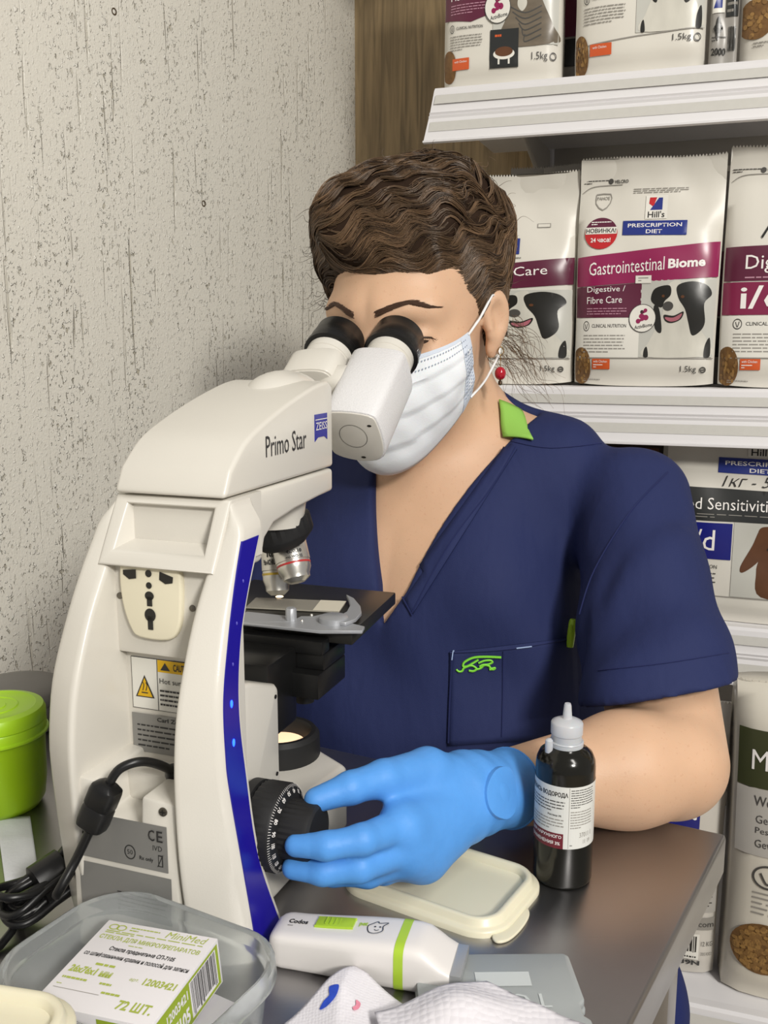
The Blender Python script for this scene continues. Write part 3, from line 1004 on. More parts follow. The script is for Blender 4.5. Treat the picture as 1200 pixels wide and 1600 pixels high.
# base plate
mb = MB()
mb.prism([(-.058, -.02), (.054, -.02), (.057, .08), (.066, .138), (.020, .168), (-.020, .168), (-.066, .138), (-.058, .08)],
         lambda a, b, t: (a, b, t), 0.004, .060, W_sc, .006, 3)
mb.build('base', scope)
mb = MB()
for x, y in ((-.045, -.01), (.045, -.01), (.05, .13), (-.05, .13)):
    mb.lathe([(.008, 0), (.008, .005)], K_rub, (x, y, 0), segs=14)
mb.build('base_pads', scope)
# fins: they lean inwards towards the top, and their rear faces are canted
def wz(z): return .0715 - .0165 * min(max(z / .285, 0), 1) ** 1.5 - .011 * float(sstep(.280, .298, z))
def curve(pts):
    Q = np.array(pts)
    return lambda z: float(np.interp(z, Q[:, 1], Q[:, 0]))
f_rear = smooth_poly([(-.036, -.001), (-.043, .021), (-.0535, .080), (-.061, .128), (-.0620, .150), (-.0585, .185), (-.0455, .221), (-.0315, .25), (-.015, .277), (-.004, .298)], 6, False)
f_front = smooth_poly([(.004, -.001), (-.025, .0695), (-.0335, .1346), (-.0345, .1773), (-.0250, .2157), (-.0090, .2448), (.013, .2758), (.022, .298)], 6, False)
f_in = smooth_poly([(-.060, -.001), (-.068, .04), (-.0735, .08), (-.0755, .12), (-.0745, .15), (-.0690, .18), (-.0560, .212), (-.0435, .235), (-.0225, .265), (-.004, .298)], 6, False)
cr, cf, ci = curve(f_rear), curve(f_front), curve(f_in)
def w_in(z): return .0365 + .006 * float(sstep(.25, .295, z))
def fin_ring(z, sg):
    wo, wi = wz(z), min(w_in(z), wz(z) - .003)
    P = [(wi, .004), (wi, ci(z)), (wo, cr(z)), (wo, cf(z)), (min(.046, wo - .002), max(cf(z) + .004, .0))]
    P[4] = (min(.046, wo - .0015), cf(z) + .003)
    P.append((min(.046, wo - .0015), max(cf(z) + .0032, .004)))
    out = []
    n = len(P)
    for i, p in enumerate(P):
        p = np.array(p); a, b = np.array(P[i - 1]), np.array(P[(i + 1) % n])
        r = .0055 if i in (1, 2) else .0012
        la, lb = np.linalg.norm(a - p), np.linalg.norm(b - p)
        u, v = (a - p) / (la + 1e-9), (b - p) / (lb + 1e-9)
        ra, rb = min(r, la * .45), min(r, lb * .45)
        for t in (0, .25, .5, .75, 1.):
            q = (p + u * ra) * (1 - t) ** 2 + 2 * p * t * (1 - t) + (p + v * rb) * t * t
            out.append((q[0] * sg, q[1], z))
    return out if sg > 0 else out[::-1]
zs = [0, .002] + list(np.linspace(.012, .272, 30)) + [.279, .284, .289, .293, .296, .2975]
for sg in (1, -1):
    mb = MB()
    mb.rings([fin_ring(z, sg) for z in zs], W_sc)
    mb.build('side_fin', scope, smooth=50)
sL = smooth_poly([(-.0355, .0012), (-.0395, .021), (-.0500, .080), (-.0575, .128), (-.0585, .150), (-.0550, .185), (-.0420, .221), (-.0285, .25), (-.0135, .2755)], 6, False)
sR = smooth_poly([(.0095, .2765), (-.0125, .2448), (-.0285, .2157), (-.0382, .1773), (-.0373, .1346), (-.029, .0695), (-.0005, .0012)], 6, False)
V, F = [], []
nS = 60
iL, iR = curve(sL), curve(sR[::-1])
for k in range(nS + 1):
    z = .0012 + (.2755 - .0012) * k / nS
    yl, yr = iL(z), iR(z)
    V += [(wz(z) - .002, yl, z), (wz(z) + .0006, yl, z), (wz(z) + .0006, yr, z), (wz(z) - .002, yr, z)]
mb = MB(); mb.rings([V[4 * k:4 * k + 4] for k in range(nS + 1)], B_strip)
strip = mb.build('blue_strip', scope, smooth=25)
# indicator lights up the strip
for z, m in ((.1555, B_led), (.1800, B_led), (.2035, B_led0), (.2270, B_led0), (.2510, B_led0)):
    q = (1.0 if m is B_led else .45)
    mb = MB(); mb.sphere((wz(z) + .0006, (iL(z) * .5 + iR(z) * .5), z), (.0006, .0016 * q, .0026 * q), m, 10, 8)
    lo = mb.build('indicator_light', scope)
    if m is B_led: lo['label'] = 'lit blue indicator light'
# column, neck, arm
mb = MB()
mb.prism([(-.012, .05), (.010, .05), (.010, .17), (.001, .18), (.001, .262), (-.012, .262)], YZ, -.041, .041, W_sc, .001)
mb.box((-.002, -.012, .2255), (.073, .016, .063), W_sc, .003)          # raised plate that carries the socket
mb.build('column', scope)
mb = MB()
mb.prism([(.0, .05), (.0, .1725), (.020, .168), (.058, .154), (.0625, .15), (.0625, .05)], YZ, -.042, .042, W_sc, .0035, 3)
for z in (.085, .145): mb.lathe([(.0016, 0), (.0016, .0006)], K_sc, (.042, .056, z), (1, 0, 0), 10)
mb.build('focus_housing', scope)
# neck with the carrying recess
mb = MB()
def rz(z): return -.0045 - (.300 - z) / .04 * .0235
zo0, zo1, xi = .256, .300, .0435
o_ = [(-xi, rz(zo0), zo0), (xi, rz(zo0), zo0), (xi, rz(zo1), zo1), (-xi, rz(zo1), zo1)]
i_ = [(-.034, rz(.266), .266), (.034, rz(.266), .266), (.033, rz(.294), .294), (-.033, rz(.294), .294)]
c_ = [(-.026, .034, .276), (.022, .034, .276), (.022, .034, .2935), (-.026, .034, .2935)]
b_ = [(-xi, .038, zo0), (xi, .038, zo0), (xi, .038, zo1), (-xi, .038, zo1)]
V = o_ + i_ + c_ + b_
F = []
for k in range(4):
    l = (k + 1) % 4
    F += [(k, l, 4 + l, 4 + k), (4 + k, 4 + l, 8 + l, 8 + k), (k, 12 + k, 12 + l, l)]
F += [(8, 9, 10, 11), (12, 15, 14, 13)]
bm = bmesh.new()
vv = [bm.verts.new(p) for p in V]
for f in F: bm.faces.new([vv[k] for k in f])
bmesh.ops.recalc_face_normals(bm, faces=bm.faces)
bmesh.ops.bevel(bm, geom=[e for e in bm.edges if all(v in vv[:8] for v in e.verts) and e.calc_face_angle(0) > .3], offset=.0025, segments=3, profile=.5, affect='EDGES')
mb.bm(bm, W_sc)
mb.build('carrying_recess', scope, smooth=45)
mb = MB()
mb.prism([(-.004, .262), (-.002, .3), (.1675, .3), (.1675, .2815), (.140, .2805), (.095, .2775), (.060, .273), (.046, .265), (.040, .250), (.02, .25)], YZ, -.042, .042, W_sc, .003, 3)
mb.lathe([(.026, 0), (.030, .028)], W_sc, (0, .138, .256), segs=32)
mb.build('arm', scope)
# head
hp = [(-.0095, .3012), (-.0075, .306)] + [tuple(p) for p in smooth_poly([(-.001, .318), (.0205, .3345), (.0485, .3455), (.090, .3575), (.135, .3675), (.160, .3705)], 5, False)] + [(.1685, .366), (.1685, .3012)]
mb = MB()
mb.prism(hp, YZ, -.042, .042, W_sc, .004, 4)
head = mb.build('viewing_head', scope, smooth=50)
A = Art(plane_fn((.0422, 0, 0), (0, 1, 0), (0, 0, 1)), cell=None)
Ink = mat('scope_ink', '#2c2b2b', rough=.4)
A.text('Primo Star', .049, .3215, .116, .3365, Ink, 1)
A.build('lettering', head)
mb = MB()
pts = [(.132, .3245), (.138, .3275), (.150, .3275), (.156, .3245), (.156, .3455), (.132, .3455)]
mb.prism(pts, YZ, .0419, .0424, mat('badge_blue', '#1b1f8f', rough=.25), 0)
bd = mb.build('badge', head)
A = Art(plane_fn((.0425, 0, 0), (0, 1, 0), (0, 0, 1)))
A.text('ZEISS', .1335, .3332, .1548, .3392, P_tex, 1, .0); A.rect(.1325, .341, .1555, .3416, P_tex, 1)
A.build('badge_lettering', head)
# binocular tubes
eR, eL = atm(624, 526, .905), atm(532, 527, .915)
sR0 = atm(553, 680, .812)
dR = unit(eR - sR0); TL = np.linalg.norm(eR - sR0)
side = np.array([1., 0, 0]); side = unit(side - dR * (side @ dR)); upv = np.cross(side, dR)
if upv[2] < 0: upv = -upv
def housing(e, sgn):
    """stadium shaped prism box, eyepiece sleeve, eyepiece"""
    st = e - dR * TL
    t0 = 0. if sgn > 0 else TL - .085
    mb = MB()
    sec = smooth_poly([(-.026, -.015), (-.020, -.025), (.0, -.030), (.018, -.027), (.0255, -.014), (.0255, .012), (.019, .0235), (-.014, .0265), (-.026, .017)], 4)
    f = lambda a, b, t: st + side * a * sgn + upv * b + dR * t
    mb.prism([tuple(p) for p in sec], f, t0, TL - .053, W_sp if sgn > 0 else W_sc, .002, 2)
    h = mb.build('prism_housing', scope, smooth=35)
    mb = MB()
    mb.prism([tuple(p * .94) for p in sec], f, t0 - .0012, t0 + .0005, W_sc, .0008, 2)
    A = Art(lambda a, b, off: st + side * a * sgn + upv * b - dR * (.0013 - t0 + off))
    A.ring(0, 0, .0125, .0125, .0004, P_ink, 1, 36); A.ell(.017, .012, .002, .0012, P_black, 1, 10); A.ell(.004, -.0235, .0022, .0012, P_black, 1, 10)
    mb2 = mb.build('end_cap', h, smooth=35); A.build('screw_marks', h)
    mb = MB()
    q_ = TL - .128
    mb.lathe([(.0225, .072 + q_), (.0225, .086 + q_), (.0217, .0864 + q_), (.0217, .0875 + q_), (.0225, .088 + q_), (.0225, .100 + q_)], W_sc, st, dR, 40)
    mb.build('eyepiece_sleeve', scope)
    mb = MB()
    mb.lathe([(.0235, .0965 + q_), (.0262, .098 + q_), (.0262, .103 + q_), (.0252, .1045 + q_), (.0252, .114 + q_), (.0245, .1155 + q_), (.0240, .128 + q_), (.0225, .1295 + q_), (.017, .1295 + q_), (.013, .126 + q_), (.0, .125 + q_)], K_sc, st, dR, 44)
    A = Art(lambda a, b, off: st + dR * (.101 + q_ + b) + (side * sgn * math.cos(a) + upv * math.sin(a)) * (.0263 + off))
    for k in range(5): A.rect(-.5 + k * .16, -.0016, -.48 + k * .16, .0016 if k % 2 == 0 else 0, P_tex, 1)
    ep = mb.build('eyepiece', scope, smooth=30); A.build('scale_marks', ep)
    mb = MB(); mb.sphere(st + dR * (.1245 + q_), (.012, .012, .003), mat('lens_glass', '#20283a', rough=.05, spec=.8), 20, 8); mb.build('eye_lens', ep)
housing(eR, 1); housing(eL, -1)
mid = (eR + eL) / 2 - dR * .115
mid = (eR + eL) / 2 - dR * .085
mb = MB(); mb.lathe([(.022, -.012), (.026, -.006), (.026, .012), (.022, .017), (.0, .018)], W_sc, mid - upv * .004, dR, 36)
mb.sphere((.0, .165, .352), (.030, .05, .0262), W_sc, 28, 16)
mb.build('binocular_hub', scope, smooth=60)

# nosepiece
ax = unit((.22, .18, -1.))
mb = MB(); c0 = np.array([.002, .146, .2555])
mb.lathe([(.022, -.004), (.0275, -.003), (.0275, .010), (.026, .012), (.018, .019), (.0, .021)], K_rub, c0, ax, 48, knurl=(.0013, 1, 2))
turret = mb.build('nosepiece', scope, smooth=30)
def objective(p0, p1, r, band, name_lines):
    d = unit(p1 - p0); L = np.linalg.norm(p1 - p0)
    mb = MB()
    mb.lathe([(r * .8, -.006), (r, 0), (r, L * .55), (r * .96, L * .56), (r * .96, L * .60)], Chrome, p0, d, 32)
    mb.lathe([(r * .985, L * .60), (r * .985, L * .64)], band, p0, d, 32)
    mb.lathe([(r * .96, L * .64), (r * .95, L * .72), (r * .80, L * .84), (r * .78, L * .92), (r * .45, L * 1.0), (r * .3, L * .99), (0, L * .985)], Chrome, p0, d, 32)
    o = mb.build('objective', turret, smooth=35)
    vc = loc_m(np.array([0, 0, HC])) - p0
    vc = unit(vc - d * (vc @ d)); tc_ = np.cross(d, vc)
    if tc_[0] < 0: tc_ = -tc_
    A = Art(lambda a, b, off: p0 + d * (L * b) + (vc * math.cos(a / r) + tc_ * math.sin(a / r)) * (r + .0003 + off))
    for k, (t, a0, a1, b0, b1) in enumerate(name_lines):
        A.text(t, a0, b1, a1, b0, Ink, 1, .03)
    A.mb.build('engraving', turret, smooth=0, recalc=False)
redb = mat('band_red', '#b03030', rough=.3); yelb = mat('band_yellow', '#b59a3c', rough=.3)
objective(atm(449, 838, .795), atm(465, 910, .787), .0145, redb, [('ZEISS', -.008, .008, .06, .16), ('Plan-ACHROMAT', -.011, .009, .22, .32), ('4x/0,10', -.004, .009, .36, .45), ('∞/- WD 12', -.005, .009, .48, .54)])
objective(atm(430, 844, .815), atm(434, 930, .81), .0125, yelb, [('Plan-ACHROMAT', -.012, .004, .36, .46), ('10x', -.008, .0, .22, .32)])
objective(c0 + ax * .014 + np.array([-.016, .012, 0]), c0 + ax * .04 + np.array([-.026, .030, 0]), .0095, redb, [])

# stage
mb = MB()
mb.prism([(-.074, .118), (.078, .118), (.070, .2425), (-.072, .2425)], lambda a, b, t: (a, b, t), .169, .180, mat('stage_black', '#23221f', rough=.35, var=.05, spec=.5), .0012)
mb.lathe([(.0125, 0), (.0125, .0003)], K_sc, (-.012, .185, .1800), segs=24)
mb.build('stage', scope)
mb = MB()
for y0, y1, z0, z1 in ((.103, .118, .163, .174), (.106, .150, .150, .163), (.095, .15, .13, .15)):
    mb.box((.0, (y0 + y1) / 2, (z0 + z1) / 2), (.118, y1 - y0, z1 - z0), K_sc, .0015)
mb.build('stage_carriage', scope)
mb = MB(); mb.box((.0, .080, .138), (.074, .05, .060), K_sc, .004); mb.box((0, .12, .148), (.05, .07, .022), K_sc, .003)
mb.lathe([(.0028, 0), (.0028, .0012)], Chrome, (.0355, .09, .155), (1, 0, 0), 10)
mb.build('stage_bracket', scope)
mb = MB()
mb.lathe([(.021, 0), (.0235, .003), (.0235, .014), (.021, .016), (.021, .03), (.030, .032), (.030, .040), (.022, .042), (.022, .066)], K_rub, (-.008, .165, .100), segs=40)
mb.tube([(.018, .15, .134), (.036, .138, .134), (.046, .132, .135)], .0022, K_sc, 8)
mb.build('condenser', scope, smooth=30)
mb = MB(); mb.lathe([(.008, 0), (.008, .03), (.0065, .031), (.0065, .055)], K_rub, (.022, .150, .105), segs=18)
mb.build('stage_drive_knob', scope)
# slide holder
z0 = .1802
mb = MB()
pl = lambda P: [(p[0], p[1]) for p in (loc_m(at_z(x, y, .183)) for x, y in P)]
XYt = lambda a, b, t: (a, b, t)
mb.prism(pl([(372, 962), (378, 972), (500, 985), (566, 985), (570, 978), (545, 972), (520, 955), (490, 962), (470, 962), (455, 970), (385, 955)]), XYt, z0, z0 + .0025, Satin, .0004, 1)
mb.prism(pl([(372, 962), (386, 955), (462, 963), (457, 971), (376, 972)]), XYt, z0, z0 + .0026, Satin, .0004, 1)
mb.build('slide_holder', scope)
mb = MB()
mb.prism(pl([(541, 933), (553, 939), (563, 951), (565, 962), (556, 972), (540, 978), (524, 976), (514, 968), (530, 967), (542, 960), (547, 950), (545, 941)]), XYt, z0 + .0025, z0 + .0055, Satin, .0005, 1)
mb.build('spring_finger', scope)
mb = MB()
q = loc_m(at_z(521, 971, .183)); mb.lathe([(.0115, 0), (.0115, .004), (.010, .005), (0, .005)], Satin, (q[0], q[1], z0 + .0025), segs=28)
q = loc_m(at_z(455, 968, .183)); mb.lathe([(.0045, 0), (.0045, .009), (.0035, .010), (0, .010)], Satin, (q[0], q[1], z0 + .0025), segs=18, knurl=(.0004, 0, 1))
for px, py in ((487, 961), (472, 970)):
    q = loc_m(at_z(px, py, .183)); mb.lathe([(.0014, 0), (.001, .0012), (0, .0013)], Chrome, (q[0], q[1], z0 + .0025), segs=10)
mb.build('holder_screw', scope)
# glass slide clipped on the stage
gs = [(p[0], p[1]) for p in (loc_m(at_z(x, y, .1815)) for x, y in ((384, 949), (400, 934), (541, 940), (530, 956)))]
mb = MB(); mb.prism(gs, XYt, .1806, .1818, mat('slide_glass', '#b9b4a6', rough=.12, var=.03, trans=.35, spec=.7), .0001, 1)
gl_s = mb.build('slide_glass', None)
gl_s.data.transform(Matrix.Translation(O_m) @ Matrix.Rotation(RM, 4, 'Z'))
gl_s.name = 'microscope_slide'
tag(gl_s, 'glass specimen slide lying on the black microscope stage under the objectives', 'slide')
mb = MB(); q0 = [np.array(p) for p in gs]
mb.prism([tuple(q0[2] * (1 - t) + q0[1] * t) for t in (0, .28)] + [tuple(q0[3] * (1 - t) + q0[0] * t) for t in (.28, 0)], XYt, .18185, .1820, mat('slide_frost', '#cfc9b8', rough=.7), 0)
fo = mb.build('frosted_end', gl_s); fo.data.transform(Matrix.Translation(O_m) @ Matrix.Rotation(RM, 4, 'Z'))
# lamp collector in the base
cl = (.003, .1385)
mb = MB()
mb.lathe([(.033, .0), (.0345, .004), (.034, .021), (.031, .0245), (.0275, .0245), (.0255, .0215), (.0255, .008), (0, .008)], K_rub, (cl[0], cl[1], .057), segs=44)
lc = mb.build('lamp_collector', scope, smooth=35)
mb = MB(); mb.lathe([(.0254, 0), (.022, .0035), (0, .0055)], mat('lamp_glow', '#ffdfc0', emit='#ffd2a6', estr=1.05, rough=.3), (cl[0], cl[1], .0665), segs=32)
mb.build('lamp_lens', lc)
mb = MB(); mb.lathe([(.0035, 0), (.003, .0004), (0, .0005)], mat('lamp_spot', '#ffe6c8', emit='#ffd9a8', estr=3.), (-.0175, .186, .1822), segs=16)
mb.build('light_spot', scope)
# focus knobs
for sg in (1, -1):
    mb = MB()
    kc = (0.048 * sg, 0.001, .0755)
    mb.lathe([(.0285, 0), (.0295, .001), (.0295, .008), (.027, .0085), (.027, .010), (.0298, .0105), (.0300, .0265), (.0285, .0285), (.0275, .029), (.0215, .031)], K_rub, kc, (sg, 0, 0), 72, knurl=(.0009, 5, 6))
    kb = mb.build('coarse_focus_knob', scope, smooth=30)
    mb = MB()
    mb.lathe([(.0205, .030), (.0205, .0475), (.0195, .0505), (.0175, .052), (0, .052)], K_rub, kc, (sg, 0, 0), 64, knurl=(.0007, 0, 1))
    mb.build('fine_focus_knob', kb, smooth=30)
    if sg > 0:
        def dial(a, b, off):
            t = (b - .027) / .0045
            r_ = .0292 - .0045 * t + off
            return np.array([kc[0] + .0278 + .0022 * t + off, kc[1] + r_ * math.cos(a), kc[2] + r_ * math.sin(a)])
        A = Art(lambda a, b, off: dial(a, b, off + .0004))
        for k in range(100):
            a0 = 2 * math.pi * k / 100
            A.rect(a0, .0272, a0 + .012, .0290 if k % 5 else .0298, P_tex, 1)
        for k in range(20):
            a0 = 2 * math.pi * k / 20
            A.text(str(k * 10), a0 - .07, .0303, a0 + .07, .0330, P_tex, 1, .02)
        A.build('dial_scale', kb)
# power box between the fins, notched for the cord
mb = MB()
yb = -.068
pts = [(-.0495, .005), (.046, .005), (.046, .119), (.018, .119), (.0155, .096), (-.0225, .098), (-.0255, .121), (-.0495, .124)]
pts = [(-.0455, .005), (.034, .005), (.034, .1175), (.0095, .119), (.0080, .095), (-.0235, .097), (-.0255, .124), (-.0455, .126)]
mb.prism(pts, lambda a, b, t: (a, t, b), yb, -.010, W_sc, .0022, 2)
mb.box((-.008, -.022, .106), (.036, .024, .022), W_sc, .004)
pbx = mb.build('power_box', scope, smooth=40)
RP = lambda Y: plane_fn((0, Y, 0), (1, 0, 0), (0, 0, 1))
_rp = RP(yb - .0003)
A = Art(lambda a, b, off: _rp(-.006 + (a + .006) * .93, b + .0185, off))
A.rect(-.0425, .052, .030, .0835, Lab_g, 1)
A.text('Carl Zeiss', -.0395, .0755, -.018, .0800, Ink, 2, .02); A.lines(-.0395, .066, -.012, .071, 1, Ink, 2, .3)
A.text('C', .0155, .0725, .0205, .0800, Ink, 4, .01); A.text('E', .0222, .0725, .0268, .0800, Ink, 4, .01)
A.text('IVD', .0185, .0660, .0258, .0695, Ink, 2); A.text('Rx only', .0075, .0570, .0185, .0605, Ink, 2, .02)
A.ring(.0, .0615, .0045, .0050, .0008, Ink, 2); A.text('50', -.0022, .0600, .0022, .0632, Ink, 2)
A.rect(.0225, .0555, .0262, .0635, Ink, 2); A.rect(.0232, .0563, .0255, .0627, Lab_g, 3); A.stroke([(.0222, .0555), (.0265, .0640)], .0006, Ink, 4)
A.rect(-.0425, .016, .032, .0485, Lab_g, 1)
A.lines(-.012, .0195, .029, .0335, 5, Ink, 2, .3, 9)
A.build('rating_label', pbx)
for x, z in ((-.0405, .1195), (.0255, .1120)):
    mb = MB(); mb.lathe([(.003, 0), (.0028, .0008), (0, .001)], Scr, (x, yb - .0004, z), (0, -1, 0), 16)
    A = Art(RP(yb - .0015)); A.rect(x - .0018, z - .0003, x + .0018, z + .0003, P_black, 1); A.rect(x - .0003, z - .0018, x + .0003, z + .0018, P_black, 1)
    mb.build('screw', pbx); A.build('screw_slot', pbx)
# socket plate
mb = MB()
sp = smooth_poly([(-.0205, .252), (.0115, .252), (.0195, .245), (.0195, .222), (.0165, .206), (.008, .199), (-.013, .199), (-.020, .205), (-.0255, .222), (-.0265, .244)], 4)
sp = [(p[0] - .0035, p[1] + .0085) for p in sp]
mb.prism(sp, lambda a, b, t: (a, t, b), -.0248, -.019, Cream, .0018, 3)
sk = mb.build('power_socket', scope, smooth=45)
_sp = RP(-.0251)
A = Art(lambda a, b, off: _sp(a - .004, b + .0085, off))
for pts in ([(-.0225, .2445), (-.0125, .2455), (-.0125, .2395), (-.018, .2385), (-.0225, .2415)], [(.0155, .2425), (.0055, .2455), (.0050, .2400), (.0095, .2375), (.0150, .2385)]):
    A.poly(pts, P_black, 1)
A.ell(-.003, .2435, .0024, .0024, P_black, 1); A.ell(-.003, .2355, .0022, .0022, P_black, 1)
A.rect(-.005, .2215, -.001, .228, P_black, 1); A.ell(-.003, .2285, .0034, .0030, P_black, 1)
A.ell(-.003, .2155, .0042, .0045, P_black, 1); A.rect(-.005, .2055, -.001, .215, P_black, 1)
A.build('socket_holes', sk)
for x, z in ((-.0335, .2335), (.022, .2300)):
    mb = MB(); mb.lathe([(.0024, 0), (.0022, .0008), (0, .001)], Scr, (x, -.0198, z), (0, -1, 0), 16); mb.build('screw', scope)
# labels on the column below the socket
_wl = RP(-.0125)
A = Art(lambda a, b, off: _wl(a + .0045, b - .001, off))
L_w = mat('label_white', '#d8d6ce', rough=.4); L_y = mat('label_yellow', '#d3a70f', rough=.4)
A.rect(-.037, .1535, .012, .1905, Ink, 1); A.rect(-.0365, .154, .0115, .190, L_w, 2); A.rect(-.0165, .154, -.0160, .190, Ink, 3)
A.rect(-.0158, .1815, .0115, .190, L_y, 3)
A.poly([(-.034, .162), (-.019, .162), (-.0265, .178)], Ink, 3); A.poly([(-.0325, .1628), (-.0205, .1628), (-.0265, .176)], L_y, 4); A.stroke([(-.029, .1655), (-.024, .1655)], .0008, Ink, 5); A.stroke([(-.028, .167), (-.027, .171), (-.028, .173)], .0006, Ink, 5); A.stroke([(-.0255, .167), (-.0245, .171), (-.0255, .173)], .0006, Ink, 5)
A.poly([(-.0135, .1830), (-.0060, .1830), (-.0098, .1885)], Ink, 4); A.text('CAUTION', -.0035, .1832, .022 - .011, .1882, Ink, 4, .02)
A.text('Hot surface', -.0145, .1735, .0105, .1772, Ink, 4); A.lines(-.0145, .157, .0105, .170, 4, Ink, 4, .4)
A.rect(-.038, .122, .013, .150, Lab_g, 2)
A.text('Carl Zeiss', -.018, .1455, .004, .1485, Ink, 3, .02); A.lines(-.034, .125, .008, .1435, 5, Ink, 3, .3, 4)
A.build('warning_label', scope)

# ================================================================== THE PERSON
person = thing('person', 'seated person in navy scrubs, white face mask and blue gloves looking into the microscope', 'person', (.06, 1.08, 0), 0)
def skin_mat(name, base, blot, amt):
    m = mat(name, base, rough=.48, var=.07, vs=40, bump=.12, bs=900, sss=.12, spec=.38)
    nt = m.node_tree; N, Lk = nt.nodes, nt.links
    b = N['Principled BSDF']; src = b.inputs['Base Color'].links[0].from_socket
    tc = N.new('ShaderNodeTexCoord'); n = N.new('ShaderNodeTexNoise'); n.inputs['Scale'].default_value = 330; n.inputs['Detail'].default_value = 1
    Lk.new(tc.outputs['Object'], n.inputs['Vector'])
    r_ = N.new('ShaderNodeMapRange'); r_.inputs[1].default_value = .66; r_.inputs[2].default_value = .74; r_.inputs[4].default_value = amt
    Lk.new(n.outputs[0], r_.inputs[0])
    mx = N.new('ShaderNodeMix'); mx.data_type = 'RGBA'; mx.inputs[7].default_value = (*lin(blot), 1)
    Lk.new(r_.outputs[0], mx.inputs[0]); Lk.new(src, mx.inputs[6]); Lk.new(mx.outputs[2], b.inputs['Base Color'])
    return m
M_skin = skin_mat('skin', '#cfa98b', '#b57f66', .22)
hs = 1.06
psi, ptc = math.radians(30), math.radians(12)
Fh = np.array([-math.sin(psi) * math.cos(ptc), -math.cos(psi) * math.cos(ptc), -math.sin(ptc)])
Xh = unit(np.cross((0, 0, 1), Fh)); Zh = np.cross(Fh, Xh)
eye_mid = at(585, 525, .93)
Hc = eye_mid - .085 * hs * Fh
RH = np.stack([Xh, Fh, Zh])                      # rows: world -> head
def to_head(P): return ((P - Hc) @ RH.T / hs).astype(np.float32)
def from_head(Q): return np.asarray(Q) * hs @ RH + Hc
def head_sdf(Q, ears=True):
    d = ellip(Q, (0, -.015, .045), (.0765, .096, .083))
    d = smin(d, ellip(Q, (0, .028, -.02), (.0665, .066, .086)), .03)
    d = smin(d, ellip(Q, (0, .030, -.078), (.050, .058, .042)), .03)
    A = np.abs(Q) * np.array([1, 0, 0], np.float32) + Q * np.array([0, 1, 1], np.float32)     # mirror x
    d = smin(d, ellip(A, (.042, .052, -.036), (.027, .032, .030)), .025)
    d = smin(d, ellip(Q, (0, .076, -.108), (.024, .022, .018)), .025)
    d = smin(d, cone(A, (.012, .083, .020), (.048, .066, .020), .014, .010), .02)
    d = smax(d, -ellip(A, (.0365, .0985, -.003), (.0215, .0175, .0135)), .014)
    d = smin(d, ellip(A, (.0375, .0725, -.003), (.0165, .0135, .0125)), .003)
    d = smin(d, cone(Q, (0, .090, .006), (0, .116, -.040), .0075, .0115), .016)
    d = smin(d, ellip(A, (.012, .104, -.045), (.0085, .0105, .0075)), .010)
    d = smin(d, ellip(Q, (0, .093, -.070), (.022, .010, .0065)), .008)
    d = smin(d, ellip(Q, (0, .0915, -.081), (.019, .010, .007)), .008)
    d = smax(d, -cone(A, (0, .106, -.0755), (.024, .094, -.0745), .0016, .001), .004)
    if ears:
        c, s_ = math.cos(.30), math.sin(.30)
        E = (A - np.array([.0745, -.010, -.006], np.float32)) * np.float32(1.12)
        E2 = np.stack([E[:, 0] * c + E[:, 1] * s_, -E[:, 0] * s_ + E[:, 1] * c, E[:, 2] + E[:, 1] * .22], 1)
        e = ellip(E2, (0.004, -.004, .004), (.0095, .0185, .029))
        e = smin(e, ellip(E2, (.002, .004, -.027), (.006, .009, .011)), .010)
        e = smax(e, -ellip(E2, (.0135, .001, .006), (.0095, .0120, .0195)), .003)
        e = smin(e, cone(E2, (.004, .006, .004), (.006, .010, -.010), .004, .0035), .004)
        e = smin(e, cone(E2, (.006, -.008, .018), (.006, -.007, -.010), .0032, .003), .003)
        d = smin(d, e / 1.12, .006)
    return d

psb = math.radians(22)
Fb = np.array([-math.sin(psb), -math.cos(psb), 0.]); Lb = np.array([math.cos(psb), -math.sin(psb), 0.])
NB = np.array([.068, 1.095, 1.085])               # base of the neck
SL = at(988, 784, 1.0)
mid_s = np.array([.062, 1.08, SL[2]])
SRt = mid_s - Lb * ((SL - mid_s) @ Lb) + Fb * .02
EL = at(1046, 1190, .822); WL = at(790, 1231, .776)
SP = SL * .27 + EL * .73                          # where the left sleeve ends
ER = np.array([-.215, 1.02, .885]); WR = np.array([-.155, .952, .845])
V0 = at(622, 925, .965)                           # bottom of the neckline
def fr(c, l, f, z): return np.array([c[0], c[1], 0]) + Lb * l + Fb * f + np.array([0, 0, z])
TC = np.array([.052, 1.085])
def torso_local(P):
    q = P - np.array([TC[0], TC[1], 0], np.float32)
    return np.stack([q @ Lb.astype(np.float32), q @ Fb.astype(np.float32), P[:, 2]], 1)
def torso_sdf(P):
    q = torso_local(P)
    d = ellip(q, (.005, .035, .78), (.205, .135, .20))
    d = smin(d, ellip(q, (0, .005, .965), (.180, .112, .15)), .06)
    A = q.copy(); A[:, 0] = np.abs(A[:, 0])
    d = smin(d, ellip(A, (.078, .078, .925), (.078, .058, .075)), .05)
    d = smin(d, cone(A, (.03, -.01, 1.05), (.150, -.005, 1.045), .060, .050), .05)
    d = smin(d, cone(P, NB + np.array([0, .01, -.02]), NB - Lb * .02 + np.array([0, 0, -.02]), .06, .06), .05)
    d = smin(d, cone(A, (.03, -.02, 1.108), (.145, -.005, 1.068), .040, .038), .04)
    return d
def neck_sdf(P):
    top = from_head((0, -.028, -.035))
    d = cone(P, NB + np.array([0, .01, -.03]), top, .064, .058)
    return smin(d, cone(P, NB + Fb * .03 + np.array([0, 0, -.01]), from_head((0, .012, -.06)), .046, .044), .03)
